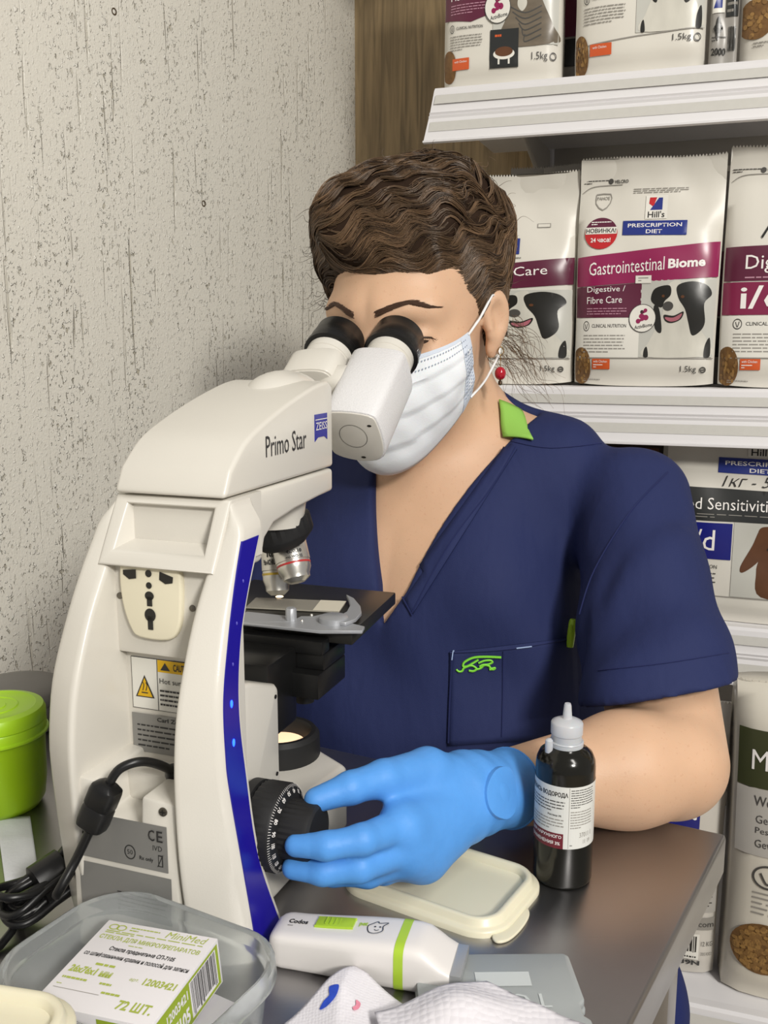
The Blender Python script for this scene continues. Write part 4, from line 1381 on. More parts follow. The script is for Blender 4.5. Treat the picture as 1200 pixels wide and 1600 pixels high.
def arm_sdf(P, s, e, w, rs=(.054, .050, .045, .030)):
    away = unit(e - np.array([0, 0, HC])) * .017
    d = cone(P, s, e + away, rs[0], rs[1])
    m_ = e * .72 + w * .28
    f = smin(cone(P, e, m_, rs[1] - .004, rs[2] + .001), cone(P, m_, w, rs[2], rs[3]), .02)
    return smin(d, f, .007)
def body_sdf(P):
    d = head_sdf(to_head(P)) * hs
    d = smin(d, neck_sdf(P), .022)
    d = smin(d, torso_sdf(P), .045)
    d = smin(d, arm_sdf(P, SL, EL, WL), .03)
    d = smin(d, arm_sdf(P, SRt, ER, WR, (.054, .05, .043, .028)), .03)
    return d
V, F = sdf_mesh(body_sdf, (-.33, .62, .74), (.40, 1.26, 1.42), .0034, 3)
V = relax(V, F, 1, .4)
body = np_mesh('body', V, F, [M_skin], person)

# --- eyes (the left one shows beside the eyepiece), lids, lashes and brows
M_hair = mat('hair_brown', '#57432f', rough=.42, var=.35, vs=90, spec=.6)
M_hair2 = mat('hair_brown_light', '#735a42', rough=.40, var=.3, vs=90, spec=.6)
M_hair3 = mat('hair_brown_dark', '#3d2d20', rough=.45, var=.3, vs=90, spec=.5)
M_brow = mat('brow_brown', '#4a3529', rough=.6, var=.3)
tree_body = BVHTree.FromPolygons([Vector(p) for p in V.tolist()], [tuple(f) for f in F.tolist()])
def on_body(p, d, off):
    h = tree_body.ray_cast(Vector(p), Vector(d))
    if h[0] is None: return None
    return np.array(h[0]) + np.array(h[1]) * off
def face_pt(x, z, off=.0006):
    p = from_head((x, .2, z)); return on_body(p, -Fh, off)
for sg in (1, -1):
    mb = MB(); r = random.Random(3 + sg)
    for k in range(260):
        u = r.random(); v = r.uniform(-1, 1)
        x = .010 + .044 * u
        z = .0215 + .0085 * math.sin(min(u * 1.5, 1) * 1.5) - .007 * max(0, u - .6) / .4 + v * .0027 * (1 - .8 * u)
        p0 = face_pt(x * sg, z, .0004); p1 = face_pt((x + .0075) * sg, z + .0024 - .004 * u, .0010)
        if p0 is None or p1 is None: continue
        mb.tube([p0, (p0 + p1) / 2 + Fh * .0006, p1], [.00032, .0003, .00008], M_brow, 4)
    mb.build('eyebrow', person, world=True, smooth=60)
    mb = MB()
    c = from_head((.0375 * sg, .0725, -.003))
    mb2 = MB()
    arc = [face_pt((.0375 + .0165 * math.cos(a)) * sg, -.0045 + .0035 * math.sin(a), .0004) for a in np.linspace(math.pi, 0, 14)]
    arc = [p for p in arc if p is not None]
    mb.tube(arc, [.0003] + [.0009] * (len(arc) - 2) + [.0004], M_hair3, 6)
    for p in arc[2:]:
        out = unit(p - c)
        mb.tube([p, p + out * .004 - Zh * .0012, p + out * .0065 + Zh * .0002], [.0003, .00025, .00006], M_hair3, 4)
    mb.build('eyelashes', person, world=True, smooth=60)
    low = [face_pt((.0375 + .0145 * math.cos(a)) * sg, -.0060 - .0030 * math.sin(a), -.0002) for a in np.linspace(math.pi, 0, 12)]
    top = [face_pt((.0375 + .0145 * math.cos(a)) * sg, -.0055 + .0016 * math.sin(a), -.0002) for a in np.linspace(math.pi, 0, 12)]
    mb = MB(); Vv, Ff = [], []
    for a, b_ in zip(top, low): Vv += [a + Fh * .0006, b_ + Fh * .0006]
    for k in range(11): Ff.append((2 * k, 2 * k + 1, 2 * k + 3, 2 * k + 2))
    mb.add(Vv, Ff, mat('eye_dark', '#3a2a22', rough=.15, var=.3, vs=200)); mb.build('eye', person, world=True)

# --- hair: a waved mass and strands that follow it
def hair_sdf(P):
    Q = to_head(P)
    d = ellip(Q, (-.009, -.020, .066), (.0920, .106, .078))
    d = smin(d, ellip(Q, (-.004, -.024, .018), (.0825, .090, .080)), .02)
    d = smin(d, ellip(Q, (-.010, -.062, .088), (.060, .050, .046)), .04)       # gathered at the back of the crown
    d = smin(d, ellip(Q, (-.006, .032, .098), (.068, .045, .036)), .03)
    s_ = Q[:, 0] * .6 + Q[:, 1] * -.5
    d = d - .0030 * np.sin(62 * Q[:, 2] + 40 * Q[:, 1] + 2.2 * np.sin(38 * Q[:, 0] + 9 * Q[:, 2])) - .0022 * np.sin(120 * Q[:, 1] + 70 * Q[:, 2] + 30 * Q[:, 0])
    line = Q[:, 1] * .78 - (Q[:, 2] + .010) * .80 - .004 * np.sin(52 * Q[:, 0] + 1.0) - .007 * (1 - (Q[:, 0] / .07) ** 2)
    d = smax(d, line * .7, .012)                                            # the hairline
    d = smax(d, -(Q[:, 2] + .052 + .25 * np.maximum(Q[:, 1] + .02, 0)), .01)
    A_ = np.abs(Q) * np.array([1, 0, 0], np.float32) + Q * np.array([0, 1, 1], np.float32)
    ear = ellip(A_, (.088, -.014, -.010), (.024, .021, .036))
    face = ellip(A_, (.090, .045, -.045), (.035, .036, .050))
    return smax(smax(d, -ear, .006), -face, .006) * hs
HV, HF = sdf_mesh(hair_sdf, Hc - .19, Hc + .24, .003, 4)
HV = relax(HV, HF, 2)
tree_hair = BVHTree.FromPolygons([Vector(p) for p in HV.tolist()], [tuple(f) for f in HF.tolist()])
hm = MB()
hm.add(HV, HF, mat('hair_gap_shade', '#2c2018', rough=.8, var=.3, vs=90, spec=.1))  # cap coloured extra dark, painting shadow into the gaps between locks
r = random.Random(11)
HQ = to_head(HV)
shown = [i for i in range(len(HV)) if HQ[i][2] > -.05]
def lock(i):
    """one lock: a guide that runs over the hair and the strands that follow it"""
    p = Vector(HV[i])
    n = r.choice((12, 15, 18))
    step = r.uniform(.0045, .0062)
    G, Nn, S_ = [], [], []
    am = r.uniform(.45, 1.0); ph = r.uniform(-.7, .7)
    for j in range(n):
        loc, nrm, _, _ = tree_hair.find_nearest(p)
        if loc is None: break
        qq = to_head(np.array(loc)[None])[0]
        flow = Xh * (.75 - 4. * qq[0]) - Fh * .85 + Zh * (.30 - 5.5 * max(qq[2] - .05, 0))
        if qq[1] < -.03: flow = flow + Zh * .9
        if qq[0] < -.05: flow = flow * .5 + Zh * .55 + Xh * .2
        if qq[2] < .02: flow = flow * .6 + Zh * .5 - Fh * .6
        d = Vector(flow) - Vector(nrm) * Vector(flow).dot(nrm)
        d.normalize()
        sd = Vector(nrm).cross(d)
        wv = math.sin(ph + 115 * qq[0] - 95 * qq[1] + 60 * qq[2] + 1.4 * math.sin(48 * qq[2] + 31 * qq[0]))
        d = (d + sd * am * wv).normalized()
        G.append(np.array(loc)); Nn.append(np.array(nrm)); S_.append(np.array(Vector(nrm).cross(d)))
        p = Vector(loc) + d * step
    m = len(G)
    if m < 6: return
    low = HQ[i][1] * .78 - HQ[i][2] * .8 > -.03            # near the hairline the hair lies flat
    lift = r.uniform(.0008, .0028) if low else r.uniform(.001, .0062)
    wd = r.uniform(.0018, .0042)
    base = r.choice((M_hair, M_hair, M_hair2, M_hair3))
    for c in range(11):
        a, b_ = r.gauss(0, .55), r.uniform(-.3, 1.)
        k0, k1 = r.randint(0, 2), m - r.randint(0, 3)
        if k1 - k0 < 5: continue
        rad = r.uniform(.00022, .00052)
        path, rr = [], []
        for j in range(k0, k1):
            t = (j + .5) / m
            sp = math.sin(math.pi * min(max(t, .02), .98)) ** .5 * (.55 + .6 * t)
            env = math.sin(math.pi * t) ** .55
            path.append(G[j] + S_[j] * (a * wd * sp) + Nn[j] * (lift * env * (.45 + .55 * b_) + .0003))
            rr.append(rad * (.45 + .55 * math.sin(math.pi * (j - k0 + .5) / (k1 - k0))))
        hm.tube(path, rr, base if r.random() < .7 else r.choice((M_hair, M_hair2)), 3, caps=False)
LN = HQ[:, 1] * .78 - (HQ[:, 2] + .010) * .80 - .007 * (1 - (HQ[:, 0] / .07) ** 2)
front_ = [i for i in shown if LN[i] > -.022]
left_ = [i for i in shown if HQ[i][0] < -.045 and HQ[i][1] > -.02]
for k in range(1450):
    lock(r.choice((front_, shown, left_, shown, front_, shown)[k % 6]))
# loose curls: temples, nape and flyaways
def curl(p, d, L, rad, turns, m, seed):
    q = random.Random(seed)
    d = unit(d); a = unit(np.cross(d, (0.3, .8, .5))); b = np.cross(d, a)
    n = 22
    ph = q.uniform(0, 6.28)
    path = []
    for j in range(n):
        t = j / (n - 1)
        w = rad * t ** .6
        path.append(p + d * L * t + np.array([0, 0, -.25 * L * t * t]) + (a * math.cos(ph + turns * 6.28 * t) + b * math.sin(ph + turns * 6.28 * t)) * w)
    hm.tube(path, [.00032 * (1 - .7 * j / n) for j in range(n)], m, 4, caps=False)
for k in range(70):
    p = from_head((r.uniform(.045, .078), r.uniform(-.075, -.035), r.uniform(-.055, -.01)))
    curl(p, Xh * r.uniform(.4, 1.1) - Zh * r.uniform(.5, 1.1) - Fh * r.uniform(0, .8), r.uniform(.03, .075), r.uniform(.003, .010), r.uniform(.6, 2.), r.choice((M_hair, M_hair2)), k)
for k in range(45):
    p = from_head((-.078 + r.uniform(-.008, .008), r.uniform(-.02, .05), r.uniform(.02, .09)))
    curl(p, -Xh + Zh * r.uniform(-.9, .6) + Fh * r.uniform(-.3, .5), r.uniform(.012, .034), r.uniform(.002, .006), r.uniform(.4, 1.5), r.choice((M_hair, M_hair3)), 100 + k)
for k in range(230):
    i = r.randrange(len(HV))
    if HQ[i][2] < .02 or LN[i] > -.035: continue
    nn = unit(HV[i] - from_head((0, -.02, .04)))
    curl(HV[i], nn * .6 + np.array([r.uniform(-1, 1), r.uniform(-.5, .5), r.uniform(-.2, .8)]), r.uniform(.010, .028), r.uniform(.002, .006), r.uniform(.4, 1.6), r.choice((M_hair, M_hair3, M_hair2)), 200 + k)
hm.build('hair', person, world=True, smooth=180, recalc=False)

# --- scrub top
M_scrub = mat('scrub_navy', '#252d55', rough=.75, var=.06, vs=14, bump=.25, bs=1400, spec=.25)
def crumple(m):
    nt = m.node_tree; N, Lk = nt.nodes, nt.links; b = N['Principled BSDF']
    tc = N.new('ShaderNodeTexCoord'); mp = N.new('ShaderNodeMapping'); mp.inputs['Rotation'].default_value = (.5, .3, .2); mp.inputs['Scale'].default_value = (1.6, 1, .55)
    Lk.new(tc.outputs['Object'], mp.inputs[0])
    n = N.new('ShaderNodeTexNoise'); n.inputs['Scale'].default_value = 15; n.inputs['Detail'].default_value = 3; n.inputs['Distortion'].default_value = .2
    Lk.new(mp.outputs[0], n.inputs['Vector'])
    bp = N.new('ShaderNodeBump'); bp.inputs['Strength'].default_value = .35; bp.inputs['Distance'].default_value = .012
    Lk.new(n.outputs[0], bp.inputs['Height'])
    old = b.inputs['Normal'].links[0].from_node
    Lk.new(bp.outputs[0], old.inputs['Normal'])
crumple(M_scrub)
M_seam = mat('scrub_seam', '#182150', rough=.8, var=.1)
M_lime = mat('lime_cloth', '#8fc158', rough=.75, var=.05, bump=.3, bs=1200, spec=.2)
sleeve_d = unit(SP - SL)
def vneck(P):
    """<0 inside the open V: two leaning planes through the bottom of the neckline"""
    q = P - V0.astype(np.float32)
    l, z = q @ Lb.astype(np.float32), q[:, 2]
    bow = .028 * np.sin(np.clip(z / .20, 0, 1) * math.pi)
    a = (l - z * .62 - .006 + bow * .55) * .85            # her left edge
    b = (-l - z * .13 - .024 - bow * .35) * .95
    f = -(q @ Fb.astype(np.float32)) - .155               # only the front opens
    return np.maximum(np.maximum(a, b), f)
fold = [  # ridges and creases of the cloth: pixel, depth, pixel, depth, radius, height
    (905, 800, .93, 895, 1000, .90, .012, .006), (870, 760, .95, 850, 990, .90, .02, .004), (800, 780, .95, 770, 1000, .90, .02, .003),
    (560, 1040, .93, 690, 1110, .9, .02, .005), (640, 960, .93, 850, 1130, .88, .03, -.004), (530, 1000, .95, 640, 1150, .9, .025, -.004),
    (912, 955, .87, 1075, 775, .93, .012, -.0045), (940, 930, .86, 1090, 830, .90, .016, .004), (930, 1010, .84, 1120, 930, .86, .02, -.003), (898, 830, .90, 908, 1090, .88, .008, -.012), (700, 1050, .90, 880, 1180, .88, .03, .005)]
CAM0 = np.array([0, 0, HC])
def scrub_sdf(P):
    d = torso_sdf(P) - .008
    tq = torso_local(P)
    d = d - .0026 * np.sin(48 * tq[:, 0] + 3 * np.sin(14 * P[:, 2])) * sstep(.74, .90, P[:, 2]) - .0030 * np.sin(34 * P[:, 2] - 20 * tq[:, 0] + 2 * np.sin(17 * tq[:, 0])) * (1 - sstep(.90, 1.02, P[:, 2]))
    d = smax(d, -(P[:, 2] - .70), .01)
    nk = smin(neck_sdf(P), cone(P, NB + np.array([0, 0, -.03]), NB + np.array([0, .02, .05]), .058, .052), .02)
    d = smax(d, -(nk - .0015), .004)
    d = smax(d, -vneck(P), .003)
    for a0, a1, D0, b0, b1, D1, rr, hh in fold:
        k = cone(P, at(a0, a1, D0), at(b0, b1, D1), .0, .0)
        d = d - hh * np.exp(-(k / rr) ** 2)
    for s0, sp, out in ((SL, SP, 1), (SRt, SRt * .27 + ER * .73, -1)):
        dd = unit(sp - s0)
        flare = cone(P, s0 + dd * .0, sp + dd * .03, .0590, .0705)
        t = (P - s0.astype(np.float32)) @ dd.astype(np.float32)
        L = np.linalg.norm(sp - s0)
        w = (P - s0.astype(np.float32)) @ Lb.astype(np.float32)
        if out > 0:
            for a0, a1, D0, b0, b1, D1, rr, hh in fold[6:]:
                flare = flare - hh * .8 * np.exp(-(cone(P, at(a0, a1, D0), at(b0, b1, D1), .0, .0) / rr) ** 2)
        flare = flare - .0030 * np.sin(60 * t + 30 * w) * np.clip(t / L, 0, 1) - .0022 * np.sin(34 * t - 55 * w)
        inner = cone(P, s0 + dd * .05, sp + dd * .06, .048, .0570)
        hem = t - L
        if out > 0:
            ra, rb = at(930, 1094, 1.) - CAM0, at(1160, 1062, 1.) - CAM0
            hn = unit(np.cross(rb, ra))
            hn = unit(hn + Fb * .10)
            hem = (P - at(1040, 1079, .86).astype(np.float32)) @ hn.astype(np.float32)
            if hn[2] > 0: hem = -hem
        e = smax(flare, hem, .002)
        e = smax(e, -smax(inner, -(hem + L * .22), .004), .002)
        d = smin(d, e, .022)
    return d
SV, SF = sdf_mesh(scrub_sdf, (-.36, .70, .70), (.44, 1.28, 1.19), .0036, 4)
SV = relax(SV, SF, 2, .5)
scrub = np_mesh('scrub_top', SV, SF, [M_scrub], person)
scrub['label'] = 'navy short sleeved V-neck scrub top'
tree_s = BVHTree.FromPolygons([Vector(p) for p in SV.tolist()], [tuple(f) for f in SF.tolist()])
CAM = np.array([0, 0, HC])
def drape(px, py, off, tree=None):
    """a point of the cloth, lifted by off along its normal"""
    d = at(px, py, 1.) - CAM
    if tree == 'both':
        hs_ = [t.ray_cast(Vector(CAM), Vector(d).normalized()) for t in (tree_s, tree_body)]
        hs_ = [q for q in hs_ if q[0] is not None]
        if not hs_: return None
        h = min(hs_, key=lambda q: q[3])
    else:
        h = (tree or tree_s).ray_cast(Vector(CAM), Vector(d).normalized())
    if h[0] is None: return None
    n = np.array(h[1])
    if n @ d > 0: n = -n
    return np.array(h[0]) + n * off
def drape_patch(name, quad, nu, nv, m, off, parent, back=.003, tree=None):
    """a cloth patch stitched on: quad corners a,b,c,d in the photograph, laid on the cloth"""
    a, b, c, d = [np.array(q, float) for q in quad]
    G = []
    for j in range(nv + 1):
        v = j / nv
        row = []
        for i in range(nu + 1):
            u = i / nu
            p = (a * (1 - u) + b * u) * (1 - v) + (d * (1 - u) + c * u) * v
            row.append(drape(p[0], p[1], off, tree))
        G.append(row)
    if tree == 'both':
        for _ in range(6):
            H = [list(q) for q in G]
            for j in range(nv + 1):
                for i in range(nu + 1):
                    nb_ = [G[y][x] for x, y in ((i - 1, j), (i + 1, j), (i, j - 1), (i, j + 1)) if 0 <= x <= nu and 0 <= y <= nv and G[y][x] is not None]
                    if G[j][i] is not None and len(nb_) > 2: H[j][i] = G[j][i] * .4 + sum(nb_) / len(nb_) * .6
            G = H
    mb = MB(); V, F, ix = [], [], {}
    for j in range(nv + 1):
        for i in range(nu + 1):
            if G[j][i] is not None:
                ix[i, j] = len(V); V.append(G[j][i])
    for j in range(nv):
        for i in range(nu):
            k = [(i, j), (i + 1, j), (i + 1, j + 1), (i, j + 1)]
            if all(q in ix for q in k):
                pts = [V[ix[q]] for q in k]
                if max(np.linalg.norm(pts[0] - q) for q in pts) < .05: F.append([ix[q] for q in k])
    mb.add(V, F, m)
    o = mb.build(name, parent, world=True, smooth=60)
    md = o.modifiers.new('cloth', 'SOLIDIFY'); md.thickness = back; md.offset = -.2
    return o
def drape_line(mb, pts, r, m, off=.0004, n=6, segs=5):
    P = [drape(p[0], p[1], off) for p in smooth_poly(pts, n, False)]
    run = []
    for p in P + [None]:
        if p is None or (run and np.linalg.norm(run[-1] - p) > .04):
            if len(run) > 2: mb.tube(run, r, m, segs)
            run = []
        if p is not None: run.append(p)
pk = drape_patch('pocket', [(703, 1018), (897, 996), (905, 1150), (700, 1165)], 22, 16, M_scrub, .0016, scrub, .0022)
mb = MB()
drape_line(mb, [(703, 1019), (800, 1012), (897, 997)], .0009, M_seam, .0028)
drape_line(mb, [(706, 1022), (703, 1090), (701, 1160)], .0008, M_seam, .0030)
drape_line(mb, [(786, 1016), (785, 1080), (783, 1150)], .0007, M_seam, .0030)
drape_line(mb, [(1043, 738), (985, 800), (930, 890), (906, 960)], .0008, M_seam, .0006)
drape_line(mb, [(800, 690), (860, 700), (950, 692)], .0007, M_seam, .0006)
drape_line(mb, [(935, 1048), (1040, 1036), (1150, 1018)], .0006, M_seam, .0006)
mb.build('stitching', scrub, world=True, smooth=60)
mb = MB()
M_th = mat('lime_thread', '#7fd43a', rough=.6, var=.05); M_wt = mat('pale_thread', '#9fb3d8', rough=.6)
sx = lambda pts: [(480 + x * .4, 600 + y * .4) for x, y in pts]
drape_line(mb, sx([(757, 1062), (700, 1060), (650, 1064), (615, 1082), (608, 1098), (622, 1100), (650, 1084), (668, 1072)]), .0012, M_th, .004, 8)
drape_line(mb, sx([(668, 1086), (690, 1076), (715, 1074), (722, 1082), (706, 1090), (685, 1092), (672, 1100)]), .0011, M_th, .004, 8)
drape_line(mb, sx([(582, 1112), (592, 1120), (604, 1118), (612, 1106), (640, 1096), (660, 1108), (648, 1118), (630, 1116)]), .0011, M_th, .004, 8)
drape_line(mb, sx([(656, 1112), (676, 1106), (690, 1094), (708, 1096), (716, 1106), (732, 1104), (726, 1110), (710, 1110)]), .0011, M_th, .004, 8)
drape_line(mb, [(706, 1030), (708, 1017), (710, 1016)], .0007, M_wt, .0036); drape_line(mb, [(806, 1011), (818, 1010), (829, 1009)], .0007, M_wt, .0036)
mb.build('embroidered_emblem', scrub, world=True, smooth=60)
# neckband folded along the V
nb = drape_patch('neckband', [(795, 690), (808, 702), (644, 962), (624, 930)], 3, 26, M_scrub, .0012, scrub, .002)
mb = MB()
drape_line(mb, [(806, 700), (770, 760), (700, 855), (644, 958)], .0006, M_seam, .0022); drape_line(mb, [(626, 926), (636, 945), (645, 962)], .0008, M_seam, .002)
mb.build('neckband_stitching', scrub, world=True, smooth=60)
cq = [drape(px, py, .004, 'both') for px, py in ((776, 627), (813, 645), (833, 690), (784, 685))]
mb = MB(); V, F = [], []
cn = unit(np.cross(cq[1] - cq[0], cq[3] - cq[0]))
if cn @ (CAM - cq[0]) < 0: cn = -cn
for j in range(9):
    for i in range(7):
        u, v = i / 6, j / 8
        p = (cq[0] * (1 - u) + cq[1] * u) * (1 - v) + (cq[3] * (1 - u) + cq[2] * u) * v
        V.append(p + cn * (.002 * math.sin(math.pi * u) * (.6 + .4 * v) + .001 * math.sin(7 * v)))
for j in range(8):
    for i in range(6): F.append((j * 7 + i, j * 7 + i + 1, j * 7 + i + 8, j * 7 + i + 7))
mb.add(V, F, M_lime)
cl_ = mb.build('collar_lining', scrub, world=True, smooth=180)
md = cl_.modifiers.new('cloth', 'SOLIDIFY'); md.thickness = .0022; md.offset = -.5
cl_['label'] = 'lime green inner collar showing at the neck'

# --- trousers and shoes under the table
M_tr = mat('trouser_navy', '#1c2658', rough=.75, var=.06, vs=14, bump=.25, bs=1200, spec=.25)
HIPL, HIPR = fr(TC, .09, .0, .60), fr(TC, -.10, .0, .60)
KNL, KNR = np.array([.225, .845, .57]), np.array([-.10, .86, .57])
ANL, ANR = np.array([.228, .90, .10]), np.array([-.12, .95, .10])
def tr_sdf(P):
    q = torso_local(P)
    d = ellip(q, (0, .0, .66), (.185, .135, .13))
    for h_, k_, a_ in ((HIPL, KNL, ANL), (HIPR, KNR, ANR)):
        d = smin(d, cone(P, h_, k_, .092, .066), .04)
        e = smin(cone(P, k_, a_, .066, .052), cone(P, k_, a_, .066, .05), .01)
        d = smin(d, smax(e, .085 - P[:, 2], .004), .02)
    return smax(d, P[:, 2] - .735, .01) - .002 * np.sin(70 * P[:, 2] + 25 * P[:, 0])
V, F = sdf_mesh(tr_sdf, (-.24, .72, .04), (.36, 1.28, .80), .008, 3)
np_mesh('trousers', relax(V, F, 2), F, [M_tr], person)
for a_ in (ANL, ANR):
    def shoe(P):
        d = smin(cone(P, a_ + np.array([0, .02, -.058]), a_ + np.array([-.03, -.14, -.070]), .040, .028), cone(P, a_ + np.array([0, .01, -.04]), a_ + np.array([0, .0, .0]), .038, .036), .03)
        return smax(d, .002 - P[:, 2], .006)
    V, F = sdf_mesh(shoe, a_ + np.array([-.12, -.22, -.10]), a_ + np.array([.08, .10, .06]), .006, 3)
    np_mesh('shoe', relax(V, F, 1), F, [mat('shoe_white', '#d9d7d2', rough=.5)], person)

# --- gloves
def glove_mat():
    return mat('nitrile_blue', '#5496de', rough=.50, var=.08, vs=45, bump=.7, bs=75, spec=.40, sss=.04)
M_gl = glove_mat()
def hand(j):
    """j: joints of wrist, palm and five fingers; returns a distance function"""
    def f(P):
        d = None
        for k in ('index', 'middle', 'ring', 'little'):
            e = cone(P, j['wrist'], j[k][0], .021, .0150)
            d = e if d is None else smin(d, e, .016)
        d = smin(d, cone(P, j['index'][0], j['little'][0], .0135, .0125), .010)
        d = smin(d, chain(P, [j['wrist'] * .55 + j['thumb'][0] * .45] + j['thumb'], [.021, .0175, .0128, .0110, .0085]), .012)
        for k, rr in (('index', (.0125, .0100, .0090, .0074)), ('middle', (.0125, .0102, .0092, .0076)), ('ring', (.0120, .0096, .0086, .0072)), ('little', (.0112, .0086, .0076, .0064))):
            d = smin(d, chain(P, j[k], rr), .0045)
        d = smin(d, cone(P, j['wrist'], j['cuff'], .0275, .0315), .018)
        # soft wrinkles of the rubber at the thumb root and the wrist
        t = (P - j['wrist'].astype(np.float32)) @ unit(j['cuff'] - j['index'][0]).astype(np.float32)
        w = np.exp(-((t + .005) / .022) ** 2)
        d = d - .00045 * np.sin(330 * t + 60 * P[:, 2]) * w
        ed = unit(j['cuff'] - j['wrist'])
        tc = (P - j['cuff'].astype(np.float32)) @ ed.astype(np.float32)
        d = smax(d, tc, .002)
        return d
    return f
JL = dict(wrist=at(735, 1240, .735), cuff=at(795, 1231, .772),
          thumb=[at(668, 1206, .705), at(600, 1216, .676), at(548, 1231, .660), at(494, 1250, .652)],
          index=[at(628, 1290, .662), at(566, 1312, .630), at(510, 1322, .625), at(462, 1321, .628)],
          middle=[at(632, 1325, .665), at(562, 1354, .637), at(505, 1361, .636), at(458, 1356, .640)],
          ring=[at(645, 1338, .674), at(575, 1364, .654), at(520, 1364, .654), at(480, 1360, .658)],
          little=[at(662, 1342, .686), at(600, 1362, .674), at(560, 1364, .676), at(524, 1362, .680)])
V, F = sdf_mesh(hand(JL), (-.11, .54, .79), (.16, .82, .96), .0016, 4)
V = relax(V, F, 1, .4)
gl = np_mesh('glove', V, F, [M_gl], person)
gl['label'] = 'blue nitrile glove on the hand turning the focus knob'
tree_g = BVHTree.FromPolygons([Vector(p) for p in V.tolist()], [tuple(f) for f in F.tolist()])
# rolled bead of the cuff and the flat turned-over flap
ed = unit(JL['cuff'] - JL['wrist']); e1 = unit(np.cross(ed, (0, 0, 1))); e2 = np.cross(ed, e1)
mb = MB()
mb.tube([JL['cuff'] - ed * .0012 + (e1 * math.cos(a) + e2 * math.sin(a)) * .0312 for a in np.linspace(0, 2 * math.pi, 40)[:-1]], .0012, M_gl, 8, closed=True)
mb.build('cuff_bead', gl, world=True, smooth=60)
mb = MB(); Vv, Ff = [], []
ce = drape(781, 1239, .0014, tree_g); nrm = None
ring_ = []
for k in range(30):
    a = 2 * math.pi * k / 30
    p = drape(782 + 24 * math.cos(a), 1239 + 40 * math.sin(a), .0010, tree_g)
    if p is not None: ring_.append(p)
if len(ring_) > 8 and ce is not None:
    C0 = np.mean(ring_, axis=0)
    nrm = unit(np.linalg.svd(np.array(ring_) - C0)[2][2])
    if nrm @ (CAM - C0) < 0: nrm = -nrm
    hgt = max((ce - C0) @ nrm, 0) * .30 + .0008
    top_ = [p - nrm * ((p - C0) @ nrm) + nrm * hgt for p in ring_]
    low_ = [C0 + (p - C0) * 1.03 - nrm * .003 for p in ring_]
    mb.rings([low_, top_, [C0 + (p - C0) * .93 + nrm * .0006 for p in top_]], M_gl, False, True)
    fl = mb.build('cuff_flap', gl, world=True, smooth=40)
# the other hand rests behind the microscope
w = WR
JR = dict(wrist=w + np.array([.008, -.022, -.006]), cuff=w + np.array([-.006, .012, .003]),
          thumb=[w + np.array([.032, -.040, -.008]), w + np.array([.046, -.064, -.018]), w + np.array([.050, -.082, -.026]), w + np.array([.052, -.096, -.032])],
          index=[w + np.array([.022, -.088, -.010]), w + np.array([.026, -.124, -.016]), w + np.array([.027, -.143, -.026]), w + np.array([.027, -.157, -.034])],
          middle=[w + np.array([.003, -.092, -.010]), w + np.array([.003, -.132, -.015]), w + np.array([.003, -.153, -.025]), w + np.array([.003, -.168, -.034])],
          ring=[w + np.array([-.014, -.087, -.012]), w + np.array([-.018, -.124, -.016]), w + np.array([-.019, -.144, -.026]), w + np.array([-.020, -.157, -.034])],
          little=[w + np.array([-.030, -.078, -.016]), w + np.array([-.036, -.106, -.020]), w + np.array([-.038, -.121, -.029]), w + np.array([-.039, -.131, -.034])])
V, F = sdf_mesh(hand(JR), w - .23, w + .10, .0022, 4)
g2 = np_mesh('glove', relax(V, F, 1, .4), F, [M_gl], person)

# --- face mask: cloth stretched over nose, cheeks and chin
M_mask = mat('mask_cloth', '#e4e6ea', rough=.8, var=.03, vs=30, bump=.25, bs=900, spec=.2, sss=.08)
M_mask2 = mat('mask_edge', '#cdd5e2', rough=.75, var=.05, vs=200, bump=.5, bs=1500)
M_loop = mat('ear_loop_white', '#e6e6e6', rough=.7)
def taut(Q):
    d = head_sdf(Q, False)
    e = ellip(Q, (0, .055, -.055), (.052, .052, .055))
    e = smin(e, cone(Q, (0, .112, -.040), (0, .085, -.098), .012, .018), .04)
    return smin(d, e, .03)
nA, nVv = 49, 34
azs = np.linspace(-62, 62, nA)
def mask_grid():
    R = np.zeros((nVv, nA)); Zs = np.zeros((nVv, nA))
    for i, az in enumerate(azs):
        a = math.radians(az)
        k = abs(az) / 62
        zt = -.004 - .014 * min(1, k * 3) + .018 * max(0, k - .33)
        zb = -.132 + .066 * k ** 1.6
        for j in range(nVv):
            Zs[j, i] = zt + (zb - zt) * j / (nVv - 1)
    dirs = np.stack([np.sin(np.radians(azs)), np.cos(np.radians(azs))], 1)
    Rs = np.full((nVv, nA), .16)
    for _ in range(40):
        Q = np.stack([Rs * dirs[None, :, 0], .0 + Rs * dirs[None, :, 1], Zs], -1).reshape(-1, 3).astype(np.float32)
        Rs = Rs - np.maximum(taut(Q).reshape(nVv, nA) - .0035, -.004) * .7
        Rs = np.clip(Rs, .02, .16)
    R0 = Rs.copy()
    for _ in range(14):
        S_ = Rs.copy()
        S_[1:-1, 1:-1] = (Rs[:-2, 1:-1] + Rs[2:, 1:-1] + Rs[1:-1, :-2] + Rs[1:-1, 2:]) / 4
        Rs = np.maximum(S_, R0)
    # pleats
    for j in range(nVv):
        v = j / (nVv - 1)
        for i, az in enumerate(azs):
            kk = 1 - abs(az) / 80
            s_ = (v * 4.0 + .10 * math.sin(az * .05)) % 1.0
            Rs[j, i] += .0044 * kk * (s_ - .5) * (1 if .15 < v < .9 else .2) + .0013 * math.sin(az * .22 + 9 * v) * math.sin(v * 3.1) + .0007 * math.sin(az * .5 - 14 * v + 1) * math.sin(v * 3.1)
    return np.stack([Rs * dirs[None, :, 0], Rs * dirs[None, :, 1], Zs], -1)
G = mask_grid()
